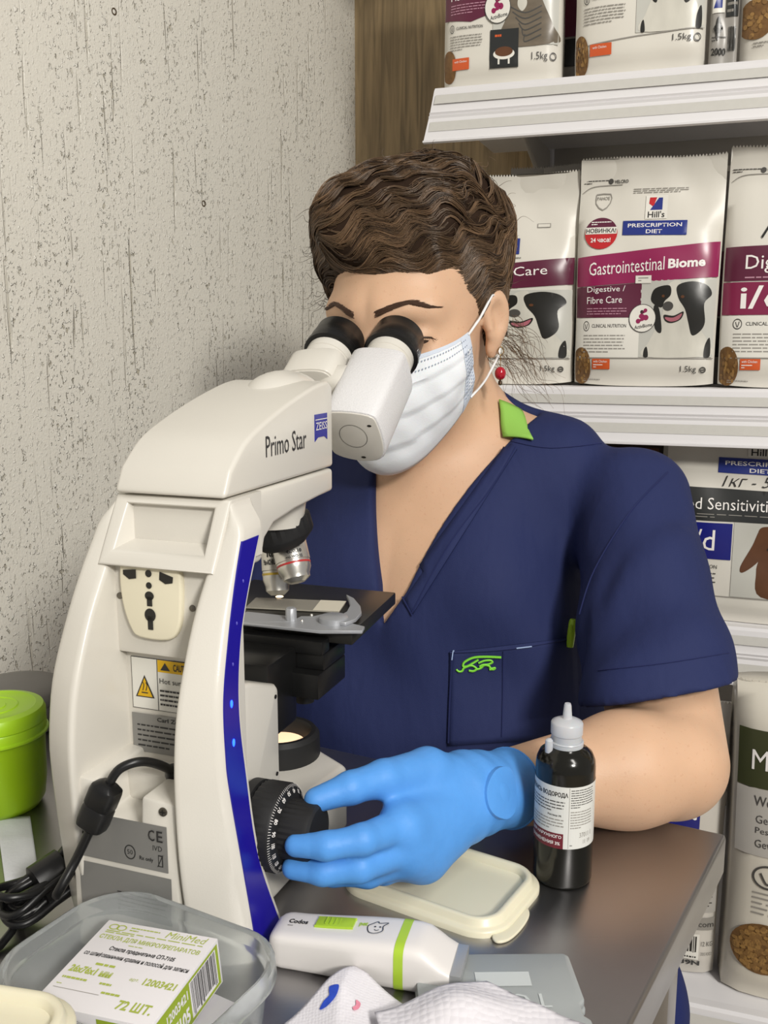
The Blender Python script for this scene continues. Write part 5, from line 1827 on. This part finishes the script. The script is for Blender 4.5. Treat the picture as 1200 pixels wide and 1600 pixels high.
GW = from_head(G.reshape(-1, 3)).reshape(nVv, nA, 3)
mb = MB()
mb.add(GW.reshape(-1, 3), [(j * nA + i, j * nA + i + 1, (j + 1) * nA + i + 1, (j + 1) * nA + i) for j in range(nVv - 1) for i in range(nA - 1)], M_mask)
mask = mb.build('face_mask', person, world=True, smooth=50)
mask['label'] = 'white pleated disposable face mask'
md = mask.modifiers.new('cloth', 'SOLIDIFY'); md.thickness = .0012; md.offset = 0
def on_mask(u, v, off=.0012):
    i = min(max(u * (nA - 1), 0), nA - 1.001); j = min(max(v * (nVv - 1), 0), nVv - 1.001)
    i0, j0 = int(i), int(j); fi, fj = i - i0, j - j0
    p = (GW[j0, i0] * (1 - fi) + GW[j0, i0 + 1] * fi) * (1 - fj) + (GW[j0 + 1, i0] * (1 - fi) + GW[j0 + 1, i0 + 1] * fi) * fj
    n = np.cross(GW[j0, i0 + 1] - GW[j0, i0], GW[j0 + 1, i0] - GW[j0, i0]); n = unit(n)
    if n @ (p - Hc) < 0: n = -n
    return p + n * off
A = Art(lambda a, b, off: on_mask(a, b, .0009 + off), cell=.04)
for sgn in (0, 1):
    f = (lambda u: u) if sgn else (lambda u: 1 - u)
    A.poly([(f(.925), .0), (f(.998), .0), (f(.998), 1), (f(.925), 1)], M_mask2, 1)
A.poly([(.03, .0), (.97, .0), (.97, .035), (.03, .035)], M_mask2, 1)
A.build('edge_band', mask, world=True)
A = Art(lambda a, b, off: on_mask(a, b, .0013 + off))
M_dot = mat('mask_weld_dots', '#8d97a8', rough=.7)
for k in range(70):
    u = .05 + .9 * k / 69
    for v in (.055, .125): A.rect(u, v, u + .005, v + .012, M_dot, 2)
for k in range(14):
    for q in range(4):
        v = .2 + .6 * k / 13
        A.rect(.932 + q * .016, v, .940 + q * .016, v + .014, M_dot, 2)
A.build('weld_dots', mask, world=True)
for sg in (1, -1):
    mb = MB()
    u = .985 if sg > 0 else .015
    top_, bot_ = on_mask(u, .03, .001), on_mask(u, .97, .001)
    q = lambda x, y, z: from_head((x * sg, y, z))
    mb.tube(smooth_poly([top_, top_ * .4 + q(.081, .008, .013) * .6, q(.0800, -.003, .020)], 6, False), .0013, M_loop, 6)
    mb.tube(smooth_poly([q(.0800, -.003, .020), q(.078, -.022, .014), q(.0770, -.024, -.012), q(.0795, -.012, -.038)], 6, False), .0013, M_loop, 6)
    mb.tube(smooth_poly([q(.0795, -.012, -.038), bot_ * .5 + q(.083, -.004, -.045) * .5, bot_], 6, False), .0013, M_loop, 6)
    mb.build('ear_loop', mask, world=True, smooth=60)
# --- earring
mb = MB()
er = from_head((.0845, -.004, -.037))
gold = mat('earring_gold', '#b08a48', rough=.25, metal=1.)
mb.tube([er + np.array([0, 0, .004]) + np.array([math.cos(a) * .003, 0, math.sin(a) * .004]) for a in np.linspace(0, 6.28, 16)[:-1]], .0005, gold, 6, closed=True)
mb.tube([er, er - np.array([0, 0, .012])], .0004, gold, 5)
mb.sphere(er - np.array([0, 0, .0185]), (.0058, .0058, .0068), mat('earring_red', '#a81326', rough=.12, spec=.8), 14, 10)
mb.lathe([(.001, 0), (.0022, .001), (.002, .004), (.0, .006)], mat('earring_dark', '#3a2a1a', rough=.3, metal=.6), er - np.array([0, 0, .0305]), (0, 0, 1), 10)
eo = mb.build('earring', person, world=True); eo['label'] = 'red bead drop earring'

# ================================================================== THINGS ON THE TABLE
# --- black bottle
b0 = at_z(877, 1391, 0); bc = b0 + unit(np.array([b0[0], b0[1], 0])) * .0205
bang = math.atan2(-bc[0], bc[1])                      # turned towards the lens
bot = thing('bottle', 'black hydrogen peroxide bottle with white label and nozzle cap, right of the gloved hand', 'bottle', (bc[0], bc[1], T), bang)
M_bb = mat('bottle_black', '#15140f', rough=.16, var=.1, spec=.55)
M_cap = mat('cap_translucent', '#dcdfe4', rough=.3, var=.03, trans=.35, sss=.1)
mb = MB()
mb.lathe([(.019, 0), (.0212, .0008), (.0220, .003), (.0221, .03), (.0221, .084), (.0216, .089), (.0195, .0935), (.0155, .0965), (.0115, .0985), (.0112, .1005), (.0, .1005)], M_bb, segs=48)
mb.build('bottle_body', bot, smooth=60)
bot.scale = (1, 1, 1.075)
mb = MB()
mb.lathe([(.0125, .0985), (.0125, .1005), (.0112, .1015), (.0112, .1065), (.0118, .1072), (.0118, .1145), (.0112, .1155), (.0075, .1172), (.0040, .1180), (.0034, .1195), (.0027, .1270), (.0022, .1285), (.0, .1287)], M_cap, segs=40)
cap = mb.build('nozzle_cap', bot, smooth=35)
mb = MB()
mb.tube([(.0118 * math.cos(a), .0118 * math.sin(a), .1015) for a in np.linspace(0, 2 * math.pi, 30)[:-1]], .0009, M_cap, 6, closed=True)
mb.tube([(-.0115, -.004, .1015), (-.0135, -.005, .1012), (-.0145, -.0060, .1000)], .0009, M_cap, 6)
mb.lathe([(.0028, -.004), (.0030, .001), (.0028, .0045), (.0015, .0058), (.0, .006)], M_cap, (-.0125, -.0085, .0995), segs=16)
mb.build('tethered_stopper', cap, smooth=40)
A = Art(lambda a, b, off: np.array([(.02225 + off) * math.sin(a), -(.02225 + off) * math.cos(a), b]), lay=.00012, cell=None)
M_lb = mat('bottle_label', '#d5d5d0', rough=.38, var=.02)
V, F = [], []
for k in range(41):
    a = -1.75 + 3.5 * k / 40
    V += [(a, .0315), (a, .0765)]
A._put(V, [(2 * k, 2 * k + 2, 2 * k + 3, 2 * k + 1) for k in range(40)], M_lb, 0)
A.build('label', bot)
A = Art(A.fn, lay=.00012)
A.text('ПЕРЕКИСЬ ВОДОРОДА', -1.62, .0685, .12, .0725, P_black, 1, .03)
A.lines(-1.4, .0575, .05, .0665, 4, P_ink, 1, .35, 3)
A.text('Раствор 3%', -.55, .0545, -.08, .0562, P_black, 1, .02); A.lines(-1.3, .0445, .02, .0535, 4, P_pale, 1, .35, 4)
for k in range(20): A.rect(-1.5 + k * .075, .0315, -1.425 + k * .075, .0425, mat('label_wine', '#6b1f2c', rough=.4), 1)
A.text('ДЛЯ НАРУЖНОГО', -1.35, .0385, -.06, .0412, P_tex, 2, .02); A.text('ПРИМЕНЕНИЯ 3%', -1.35, .0340, -.10, .0365, P_tex, 2, .02)
A.rect(.16, .0320, .172, .0760, P_pale, 1)
A.lines(.22, .0610, 1.15, .0750, 8, P_ink, 1, .35, 5); A.lines(.22, .0460, 1.1, .0595, 7, P_pale, 1, .35, 6)
A.text('37011 1', .55, .0395, 1.05, .0430, P_pale, 1); A.text('11 19', .70, .0345, 1.0, .0375, P_pale, 1); A.lines(.22, .0335, .45, .0350, 1, P_ink, 1)
A.build('label_print', bot)

# --- cream lid under the hand
M_cr = mat('cream_plastic', '#ded8bf', rough=.32, var=.02, sss=.05)
def lid(name, label, c, z, L, Wd, rot, R=.026, tab=None, scale=1.):
    root = thing(name, label, 'lid', (c[0], c[1], z), rot)
    mb = MB()
    lay = [(.0, .0), (.0, .0035), (-.0012, .0048), (-.0035, .0050), (-.0048, .0060), (-.0056, .0098), (-.0068, .0108), (-.0095, .0108), (-.0108, .0098), (-.0122, .0055), (-.016, .0046), (-.020, .0046)]
    R_ = []
    for o, h in lay:
        R_.append([(x, y, h) for x, y in round_rect(L + 2 * o, Wd + 2 * o, max(R + o, .004), 8)])
    R_.insert(0, [(x, y, 0.0) for x, y in round_rect(L - .006, Wd - .006, R - .003, 8)])
    mb.rings(R_, M_cr, True, True)
    mb.build('lid_body', root, smooth=50)
    if tab:
        mb = MB(); t = smooth_poly([(-.024, 0), (-.017, .0065), (0, .0085), (.017, .0065), (.024, 0), (.016, -.006), (-.016, -.006)], 5)
        ca, sa = math.cos(tab[2]), math.sin(tab[2])
        mb.prism([(tab[0] + x * ca - y * sa, tab[1] + x * sa + y * ca) for x, y in t], lambda a, b, q: (a, b, q), .0004, .0026, M_cr, .0008)
        mb.build('pull_tab', root, smooth=50)
    return root
lid('container_lid', 'cream plastic lid lying on the table under the gloved hand', (.043, .660), T, .135, .095, math.radians(-32), tab=(.066, -.020, -1.57))
cc = at_z(112, 1562, .066)
lid('container_lid', 'cream plastic lid corner at the bottom left, in front of the clear box', (cc[0] - .068, cc[1] - .036), T + .0585, .14, .11, math.radians(-12), R=.028)

# --- hair clipper
c0_, c1_ = np.array([-.0725, .5760]), np.array([.0470, .5455])
ca = math.atan2(c1_[1] - c0_[1], c1_[0] - c0_[0]); CL = np.linalg.norm(c1_ - c0_)
clp = thing('hair_clipper', 'white cordless hair clipper with lime ring and switch, lying on the table', 'clipper', (c0_[0], c0_[1], T), ca)
M_cw = mat('clipper_white', '#e0dcd9', rough=.34, var=.02)
M_lg = mat('clipper_lime', '#a8c93a', rough=.4, var=.03)
def clip_sec(x):
    t = x / CL
    hw = .0165 + .0025 * sstep(.1, .75, t) - .0005 * sstep(.8, 1, t)
    top = .0255 + .0065 * sstep(.0, .75, t) - .0135 * sstep(.80, 1, t)
    bot_ = .0005 + .0 * t + .0065 * sstep(.84, 1., t) + .0
    e = math.sqrt(max(0., 1 - max(0, (.08 - t) / .08) ** 2))
    sc = .55 + .45 * e
    out = []
    for k in range(28):
        a = 2 * math.pi * k / 28
        cx, sx_ = math.cos(a), math.sin(a)
        n = .42
        out.append((hw * sc * math.copysign(abs(cx) ** n, cx), (top + bot_) / 2 + (top - bot_) / 2 * sc * math.copysign(abs(sx_) ** n, sx_)))
    return out, top, hw
xs = [0, .0015, .004, .007, .010, .02, .035, .05, .065, .08, .09, .097, .103, .109, .114, CL - .003]
mb = MB(); mb.rings([[(x, y, z) for y, z in clip_sec(x)[0]] for x in xs], M_cw)
cb = mb.build('clipper_body', clp, smooth=45)
mb = MB()
mb.rings([[(x, y * 1.012, .016 + (z - .016) * 1.015) for y, z in clip_sec(x)[0]] for x in (.0855, .0885, .0915)], M_lg, False, False)
mb.build('lime_ring', clp, smooth=45)
mb = MB(); mb.prism([tuple(p) for p in smooth_poly([(-.0125, -.004), (-.0125, .004), (-.011, .0052), (.011, .0052), (.0125, .004), (.0125, -.004), (.011, -.0052), (-.011, -.0052)], 3)], lambda a, b, t: (.042 + a, b + .002, t + clip_sec(.042 + a)[1]), -.001, .0016, M_lg, .0008)
for k in range(5): mb.box((.036 + k * .003, .002, clip_sec(.042)[1] + .0018), (.0008, .007, .0006), M_lg)
mb.build('switch', clp, smooth=40)
A = Art(lambda a, b, off: np.array([a, b, clip_sec(a)[1] + .0003 + off]))
ca_ = Art(lambda a, b, off: np.array([.013 + b, -.0055 + a, clip_sec(.013 + b)[1] + .0003 + off]))
A.text('Codos', .0105, -.001, .0235, .0035, Ink, 1, .03); A.lines(.011, -.0045, .021, -.0025, 1, P_pale, 1)
A.stroke([(.0665, .004), (.064, .001), (.066, -.005), (.0705, -.006), (.0745, -.003), (.074, .002), (.0765, .006), (.071, .005), (.0695, .0065), (.0665, .004)], .0006, Ink, 1)
A.ell(.0688, .001, .0007, .0007, Ink, 1, 8); A.ell(.0722, .001, .0007, .0007, Ink, 1, 8); A.stroke([(.069, -.002), (.0705, -.003), (.072, -.002)], .0005, Ink, 1)
A.text('pet', .0580, .0, .0635, .005, M_lg, 1, .03)
A.build('printed_marks', clp)
M_bl = mat('blade_steel', '#b9bbbd', rough=.42, metal=.6)
mb = MB(); mb.box((CL - .0005, 0, .0150), (.009, .033, .0060), M_bl, .0006)
for k in range(16): mb.box((CL + .0022, -.015 + .002 * k, .0150), (.0032, .0012, .0020), Satin)
mb.box((CL - .003, 0, .0115), (.004, .030, .004), K_sc, .0005)
mb.build('cutting_blade', clp, smooth=30)

# --- flat translucent case
M_case = mat('case_frosted', '#b9bebe', rough=.32, var=.04, vs=20, trans=.30, ior=1.3, bump=.1, bs=60)
cs_ = thing('plastic_case', 'flat frosted plastic case with embossed lettering, partly under the paper towel', 'case', (.0690, .5165, T), math.radians(1))
mb = MB()
o_ = [(-.049, -.046), (.053, -.046), (.0525, -.018), (.049, -.014), (.049, -.004), (.0525, 0), (.0515, .042), (.0485, .0455), (-.0465, .0455), (-.0495, .042)]
mb.prism(o_, lambda a, b, t: (a, b, t), .0005, .0055, M_case, .0012, 2)
mb.prism([(x * .985, y * .985) for x, y in o_], lambda a, b, t: (a, b, t), .0060, .0115, M_case, .0014, 2)
cse = mb.build('case_shell', cs_, smooth=40)
A = Art(plane_fn((0, 0, .0118), (1, 0, 0), (0, 1, 0)))
M_emb = mat('case_emboss', '#c6cbca', rough=.35, var=.02)
A.text('TOP', .031, .0050, -.006, -.0075, M_emb, 1, .0)
A.rect(-.012, .012, .022, .0255, M_emb, 1)
A.build('embossed_lettering', cs_)

# --- paper towel and tissue
def paper_mat(name, quilt):
    m = bpy.data.materials.new(name); m.use_nodes = True
    N, Lk = m.node_tree.nodes, m.node_tree.links; b = N['Principled BSDF']
    b.inputs['Base Color'].default_value = (*lin('#dcd9de'), 1); b.inputs['Roughness'].default_value = .9
    b.inputs['Specular IOR Level'].default_value = .1
    tc = N.new('ShaderNodeTexCoord'); v = N.new('ShaderNodeTexVoronoi'); v.inputs['Scale'].default_value = 230 if quilt else 500
    v.inputs['Randomness'].default_value = .35
    Lk.new(tc.outputs['Object'], v.inputs['Vector'])
    bp = N.new('ShaderNodeBump'); bp.inputs['Strength'].default_value = .55 if quilt else .25; bp.inputs['Distance'].default_value = .0012; bp.invert = True
    Lk.new(v.outputs['Distance'], bp.inputs['Height']); Lk.new(bp.outputs[0], b.inputs['Normal'])
    return m
def sheet(name, label, outline_px, hfn, m, n=34, cat='paper'):
    """a crumpled sheet: outline given on the table top, heights by hfn(u,v)"""
    P = [at_z(x, y, z) for x, y, z in outline_px]
    a, b, c, d = P
    V, F = [], []
    for j in range(n + 1):
        for i in range(n + 1):
            u, v = i / n, j / n
            p = (a * (1 - u) + b * u) * (1 - v) + (d * (1 - u) + c * u) * v
            p = p + np.array([0, 0, hfn(u, v)])
            V.append(p)
    for j in range(n):
        for i in range(n):
            q = j * (n + 1) + i; F.append((q, q + 1, q + n + 2, q + n + 1))
    mb = MB(); mb.add(V, F, m)
    o = mb.build(name, None, smooth=180, recalc=False)
    md = o.modifiers.new('paper', 'SOLIDIFY'); md.thickness = .0007; md.offset = 1
    tag(o, label, cat)
    return o, V, n
M_ts = paper_mat('tissue_white', False); M_tw = paper_mat('towel_quilted', True)
rp = lambda u, v, k: math.sin(7 * u + 3 * v + k) * .5 + math.sin(13 * v - 5 * u + 2 * k) * .3
ts, TV, tn = sheet('tissue', 'white tissue with blue and pink ink stains, left of the quilted paper towel', [(556, 1512, .014), (645, 1588, .004), (600, 1740, .002), (420, 1625, .002)],
      lambda u, v: .0012 + .0022 * (1 + rp(u, v, 1)) * min(1, 5 * (u + v)) * .6 + .014 * max(0, (1 - abs(u - v * .6) * 2.2)) * (1 - v) * (v * 3 if v < .33 else 1), M_ts)
def on_sheet(V, n):
    def f(a, b, off):
        i, j = min(max(a * n, 0), n - .001), min(max(b * n, 0), n - .001)
        i0, j0 = int(i), int(j); u, v = i - i0, j - j0
        g = lambda x, y: np.array(V[y * (n + 1) + x])
        p = (g(i0, j0) * (1 - u) + g(i0 + 1, j0) * u) * (1 - v) + (g(i0, j0 + 1) * (1 - u) + g(i0 + 1, j0 + 1) * u) * v
        return p + np.array([0, 0, .0010 + off])
    return f
A = Art(on_sheet(TV, tn), cell=.03)
A.poly(smooth_poly([(.10, .40), (.17, .36), (.21, .40), (.23, .47), (.21, .56), (.17, .60), (.15, .53), (.16, .47), (.13, .44)], 4), mat('ink_blue', '#2a4bbd', rough=.9, var=.3, vs=300), 1)
A.poly(smooth_poly([(.39, .34), (.44, .33), (.46, .38), (.44, .43), (.41, .42), (.42, .38)], 4), mat('ink_pink', '#d9879b', rough=.9, var=.2, vs=300), 1)
A.build('ink_stain', ts)
sheet('paper_towel', 'quilted white paper towel draped over the frosted case', [(585, 1588, .0135), (760, 1540, .0150), (925, 1612, .0140), (640, 1760, .016)],
      lambda u, v: .0010 + .0035 * (1 + rp(u, v, 3)) * .5 + .010 * math.exp(-((u - .55) / .3) ** 2) * math.exp(-((v - .25) / .3) ** 2), M_tw)

# --- clear food box with its two cartons
ebx, eby = np.array([.87, -.49]), np.array([.49, .87])
cbx = np.array([-.1385, .4890]); crot = math.atan2(-.49, .87)
box_ = thing('food_container', 'clear plastic food box without lid, holding a carton of microscope slides', 'container', (cbx[0], cbx[1], T), crot)
M_clear = mat('clear_plastic', '#dfe3e3', rough=.20, var=.02, trans=.80, ior=1.16, spec=.6)
L_, W_ = .142, .108
mb = MB()
prof = [(-.013, .0006, .022), (-.010, .0, .026), (-.008, .003, .028), (-.003, .044, .032), (-.002, .045, .034), (.0015, .0455, .036), (.0022, .0475, .037), (.0016, .0562, .037), (-.0005, .0575, .036), (-.0026, .0562, .034), (-.0030, .0475, .033), (-.0045, .044, .031), (-.0095, .0045, .027), (-.0125, .0022, .022), (-.03, .0018, .014)]
mb.rings([[(x, y, h) for x, y in round_rect(L_ + 2 * o, W_ + 2 * o, R_, 8)] for o, h, R_ in prof], M_clear, True, True)
mb.build('box_shell', box_, smooth=55)
def carton(name, label, c, z, size, rz, tx, ty, m, group=None):
    root = thing(name, label, 'box', (c[0], c[1], z), rz)
    Rm = Matrix.Rotation(tx, 3, 'X') @ Matrix.Rotation(ty, 3, 'Y')
    FRAMES[root.name] = FRAMES[root.name] @ Rm.to_4x4()
    root.rotation_euler = FRAMES[root.name].to_euler()
    return root
M_cart = mat('carton_white', '#dcd9dc', rough=.55, var=.02)
M_cg = mat('carton_green', '#93a72c', rough=.5, var=.03)
M_cg2 = mat('carton_green_ink', '#a3b04a', rough=.5, var=.03)
wc = carton('white_carton', 'plain white carton lying under the slide box in the clear food box', (-.1335, .4825), T + .0035, (.084, .072, .022), math.radians(-31), 0, 0, M_cart)
mb = MB(); mb.box((0, 0, .0115), (.084, .070, .023), M_cart, .0006)
mb.build('carton_body', wc)
mb = MB(); mb.box((0.0, 0, .0233), (.082, .068, .0006), M_cart, .0002); mb.box((.0422, 0, .012), (.0005, .066, .020), M_cart); mb.build('carton_flap', wc)
sb = carton('slide_box', 'white and green printed carton of microscope slides in the clear food box', (-.1405, .4840), T + .0275, (.074, .07, .028), math.radians(-19), math.radians(4), math.radians(-3), M_cart)
BX, BY, BZ = .074, .071, .029
mb = MB(); mb.box((0, 0, BZ / 2), (BX, BY, BZ), M_cart, .0006); mb.build('carton_body', sb)
A = Art(plane_fn((-BX / 2, -BY / 2, BZ + .0001), (BX, 0, 0), (0, BY, 0)), lay=.0001)
A.ring(.10, .925, .045, .035, .010, M_cg2, 1); A.ring(.17, .925, .045, .035, .010, M_cg2, 1); A.lines(.25, .90, .52, .96, 2, M_cg2, 1); A.text('MiniMed', .58, .90, .94, .975, M_cg2, 1, .0, .2)
A.lines(.06, .845, .95, .885, 2, M_cg2, 1, .5)
A.text('СТЕКЛА ДЛЯ МИКРОПРЕПАРАТОВ', .05, .765, .95, .825, M_cg2, 1, .02)
A.lines(.35, .73, .72, .75, 1, M_cg2, 1)
A.text('Стекла предметные СП-7105', .22, .645, .80, .705, Ink, 1, .03)
A.text('со шлифованными краями и полосой для записи', .05, .555, .97, .62, Ink, 1, .02)
A.lines(.22, .47, .72, .51, 1, M_cg2, 1, .6)
A.text('26x76x1 мм', .05, .365, .42, .445, M_cg2, 1, .04); A.text('арт.', .58, .375, .66, .41, M_cg2, 1); A.text('12003421', .70, .365, .97, .44, M_cg2, 1, .03)
A.lines(.05, .285, .32, .32, 1, M_cg2, 1, .6, 2); A.lines(.38, .285, .62, .32, 1, M_cg2, 1, .6, 3)
A.lines(.05, .22, .18, .24, 1, M_cg2, 1); A.rect(.05, .185, .45, .190, P_pale, 1); A.lines(.45, .20, .70, .235, 1, M_cg2, 1, .6, 5)
A.text('72 ШТ.', .64, .09, .93, .19, M_cg2, 1, .03)
A.build('printed_top', sb)
A = Art(plane_fn((BX / 2 + .0001, -BY / 2, 0), (0, BY, 0), (0, 0, BZ)), lay=.0001)
A.rect(.04, .05, .97, .93, M_cg, 1)
A.rect(.52, .12, .93, .88, M_cart, 2)
rr = random.Random(8); x = .54
while x < .91:
    w = rr.choice((.006, .010, .016)); A.rect(x, .14 if rr.random() < .3 else .2, min(x + w, .915), .86, Ink, 3); x += w + rr.choice((.006, .009, .012))
A.text('арт.', .08, .62, .15, .75, M_cart, 2); A.text('12003421', .19, .60, .49, .80, M_cart, 2, .03)
A.text('СП-7105', .07, .14, .49, .48, M_cart, 2, .04)
A.build('printed_side', sb)
A = Art(plane_fn((-BX / 2, -BY / 2 - .0001, 0), (BX, 0, 0), (0, 0, BZ)), lay=.0001)
A.rect(.55, .2, .97, .93, M_cg, 1); A.text('7105', .78, .55, .94, .8, M_cart, 2, .03); A.lines(.1, .3, .5, .8, 4, M_cg2, 1)
A.build('printed_front', sb)

# --- lime tub, grey case, paper slip
tb = thing('lime_tub', 'lime green plastic tub with screw lid at the left edge', 'tub', (-.3390, .7880, T))
tb.scale = (1, 1, .95)
M_tub = mat('tub_lime', '#8fb416', rough=.32, var=.03, sss=.05); M_tl = mat('tub_lid_lime', '#a3cf22', rough=.34, var=.03)
mb = MB(); mb.lathe([(.030, 0), (.036, .0015), (.0395, .008), (.0415, .025), (.0425, .078), (.0, .078)], M_tub, segs=48); mb.build('tub_body', tb, smooth=50)
mb = MB(); mb.lathe([(.0448, .070), (.0455, .071), (.0455, .0725), (.0440, .0735), (.0440, .0800), (.0430, .0815), (.0440, .0825), (.0440, .090), (.0420, .0945), (.036, .096), (.0345, .0952), (.022, .0952), (.021, .0960), (.020, .0952), (.012, .0952), (.011, .0960), (.0, .0960)], M_tl, segs=72, knurl=(.0006, 3, 4)); mb.build('tub_lid', tb, smooth=30)
gc = thing('grey_case', 'dark grey rounded case behind the lime tub against the wall', 'case', (-.392, .972, T))
gc.scale = (1, 1, .66)
M_gc = mat('case_grey', '#6b6864', rough=.38, var=.06)
mb = MB(); mb.lathe([(.045, 0), (.050, .002), (.053, .030), (.0535, .042), (.053, .043)], M_gc, segs=40); mb.build('case_bottom', gc, smooth=40)
mb = MB(); mb.lathe([(.054, .0435), (.0545, .046), (.053, .056), (.047, .063), (.034, .067), (.0, .069)], M_gc, segs=40); mb.build('case_top', gc, smooth=50)
PV = [(0, 1278), (48, 1276), (61, 1374), (9, 1381)]
sl, SVt, sn = sheet('paper_slip', 'folded white paper slip on the table beside the lime tub', [(-6, 1278, .001), (47, 1276, .001), (61, 1375, .001), (8, 1381, .001)],
      lambda u, v: .0006 + .0012 * math.sin(v * 3.14) + (.0010 if v > .33 else 0), mat('slip_white', '#d7d9dd', rough=.8, var=.03, vs=60, bump=.3, bs=300), 16)

# --- power cord
M_cord = mat('cord_black', '#121213', rough=.36, var=.1)
cord = thing('power_cord', 'coiled black power cord plugged into the back of the microscope', 'cord', (-.2343, .6128, T))
cw = lambda P: np.array(P)
mw = lambda x, y, z: O_m + MW * x + MU * y + np.array([0, 0, z])
mb = MB()
plug = mw(.012, -.030, .118)
a_ = [plug, mw(.012, -.050, .133), mw(.007, -.064, .1405), mw(-.002, -.073, .138), mw(-.008, -.077, .128)]
mb.tube(smooth_poly(a_, 6, False), .0030, M_cord, 10)
mb.lathe([(.0045, -.005), (.0060, 0), (.0060, .010), (.0045, .014)], M_cord, mw(.012, -.030, .112), unit(np.array([0, 0, 1]) - MU * .5), 16)
fe0, fe1 = mw(-.007, -.0775, .1300), mw(-.0195, -.0825, .0985)
dn = unit(fe1 - fe0)
e1 = unit(np.cross(dn, MU)); e2 = np.cross(dn, e1)
blk = MB()
sec = round_rect(.0185, .0165, .0045, 3)
blk.rings([[fe0 + dn * t + e1 * x * s_ + e2 * y * s_ for x, y in sec] for t, s_ in ((0, .55), (.003, .95), (.006, 1), (.0155, 1), (.0165, .93), (.018, 1), (.0275, 1), (.031, .95), (.034, .5))], M_cord)
end = fe0 + dn * .034
tail = [end, mw(-.027, -.088, .080), mw(-.037, -.096, .058), at_z(135, 1322, .044), at_z(120, 1350, .040)]
mb.tube(smooth_poly(tail, 6, False), .0030, M_cord, 10)
mb.build('cable', cord, world=True, smooth=60)
blk.build('ferrite_block', cord, world=True, smooth=40)
# the bundle of loops lies on the table, drawn together by a strap
b0_, b1_ = at_z(165, 1318, .040), at_z(8, 1425, .018)
bdir = unit(b1_ - b0_); bl_ = np.linalg.norm(b1_ - b0_); bm_ = (b0_ + b1_) / 2
bs = unit(np.cross((0, 0, 1), bdir)); bu = np.cross(bdir, bs)
mb = MB(); r = random.Random(4)
for k in range(8):
    off_s, off_u = r.uniform(-.008, .008), -.017 + .0048 * k
    Lh, Wh = bl_ / 2 * r.uniform(.85, 1.10), r.uniform(.014, .026)
    path = []
    for q in range(44):
        a = 2 * math.pi * q / 44
        x, y = math.cos(a), math.sin(a)
        pinch = .40 + .60 * abs(x) ** 2
        p = bm_ + bdir * (x * Lh) + bs * (y * Wh * pinch * 1.25 + off_s * .6 * pinch) + bu * (off_u * pinch * .9 + .004 * math.sin(2 * a + k))
        p[2] = max(p[2], T + .0034)
        path.append(p)
    mb.tube(path, .0029, M_cord, 8, closed=True)
mb.tube([bm_ + bdir * (bl_ * .36) + np.array([0, 0, -.006]), at_z(18, 1456, .006), at_z(0, 1478, .0035), at_z(-40, 1505, .0035)], .0029, M_cord, 8)
mb.build('cable_coil', cord, world=True, smooth=60)
mb = MB()
sc = bm_ + bdir * .004
R_ = []
for t, s_ in ((-.011, .94), (-.0105, 1), (.0105, 1), (.011, .94)):
    ring_ = [sc + bdir * t + bs * (.0150 * s_ * math.cos(a)) + bu * (.0180 * s_ * math.sin(a)) for a in np.linspace(0, 2 * math.pi, 28)[:-1]]
    for p in ring_: p[2] = max(p[2], T + .0008)
    R_.append(ring_)
mb.rings(R_, M_cord)
mb.build('cable_strap', cord, world=True, smooth=40)

# --- pen clipped in the breast pocket
pp = drape(884, 984, .008)
pen = MB()
M_pen = mat('pen_lime', '#a9d13a', rough=.3, var=.03)
if pp is not None:
    up_ = unit(np.array([.10, 0.02, 1.]))
    pen.lathe([(.0, -.0150), (.0038, -.014), (.0040, -.010), (.0042, .002), (.0040, .012), (.0030, .0145), (0, .015)], M_pen, pp + Fb * .001 - up_ * .004, up_, 14)
    pen.box(tuple(pp + Fb * .006 - up_ * .004), (.0030, .0016, .020), M_pen, .0006)
po = pen.build('pen', None, smooth=40)
tag(po, 'lime green pen tucked in the breast pocket of the navy scrub top', 'pen')
# --- two old nail holes in the plaster: small recessed plugs
for px, py in ((178, 18), (318, 318)):
    d = at(px, py, 1.0) - CAM
    wn = np.array([math.sin(math.radians(60)), -math.cos(math.radians(60)), 0])
    t = ((np.array([K[0], K[1], 0]) - CAM) @ wn) / (d @ wn)
    mb = MB(); mb.lathe([(.0042, -.0002), (.0046, .0006), (.0032, .0009), (.0026, -.0004), (0, -.0006)], mat('wall_plug_brown', '#4a3c2a', rough=.6), CAM + d * t, wn, 14)
    struct(mb.build('wall_plug', None, smooth=40))
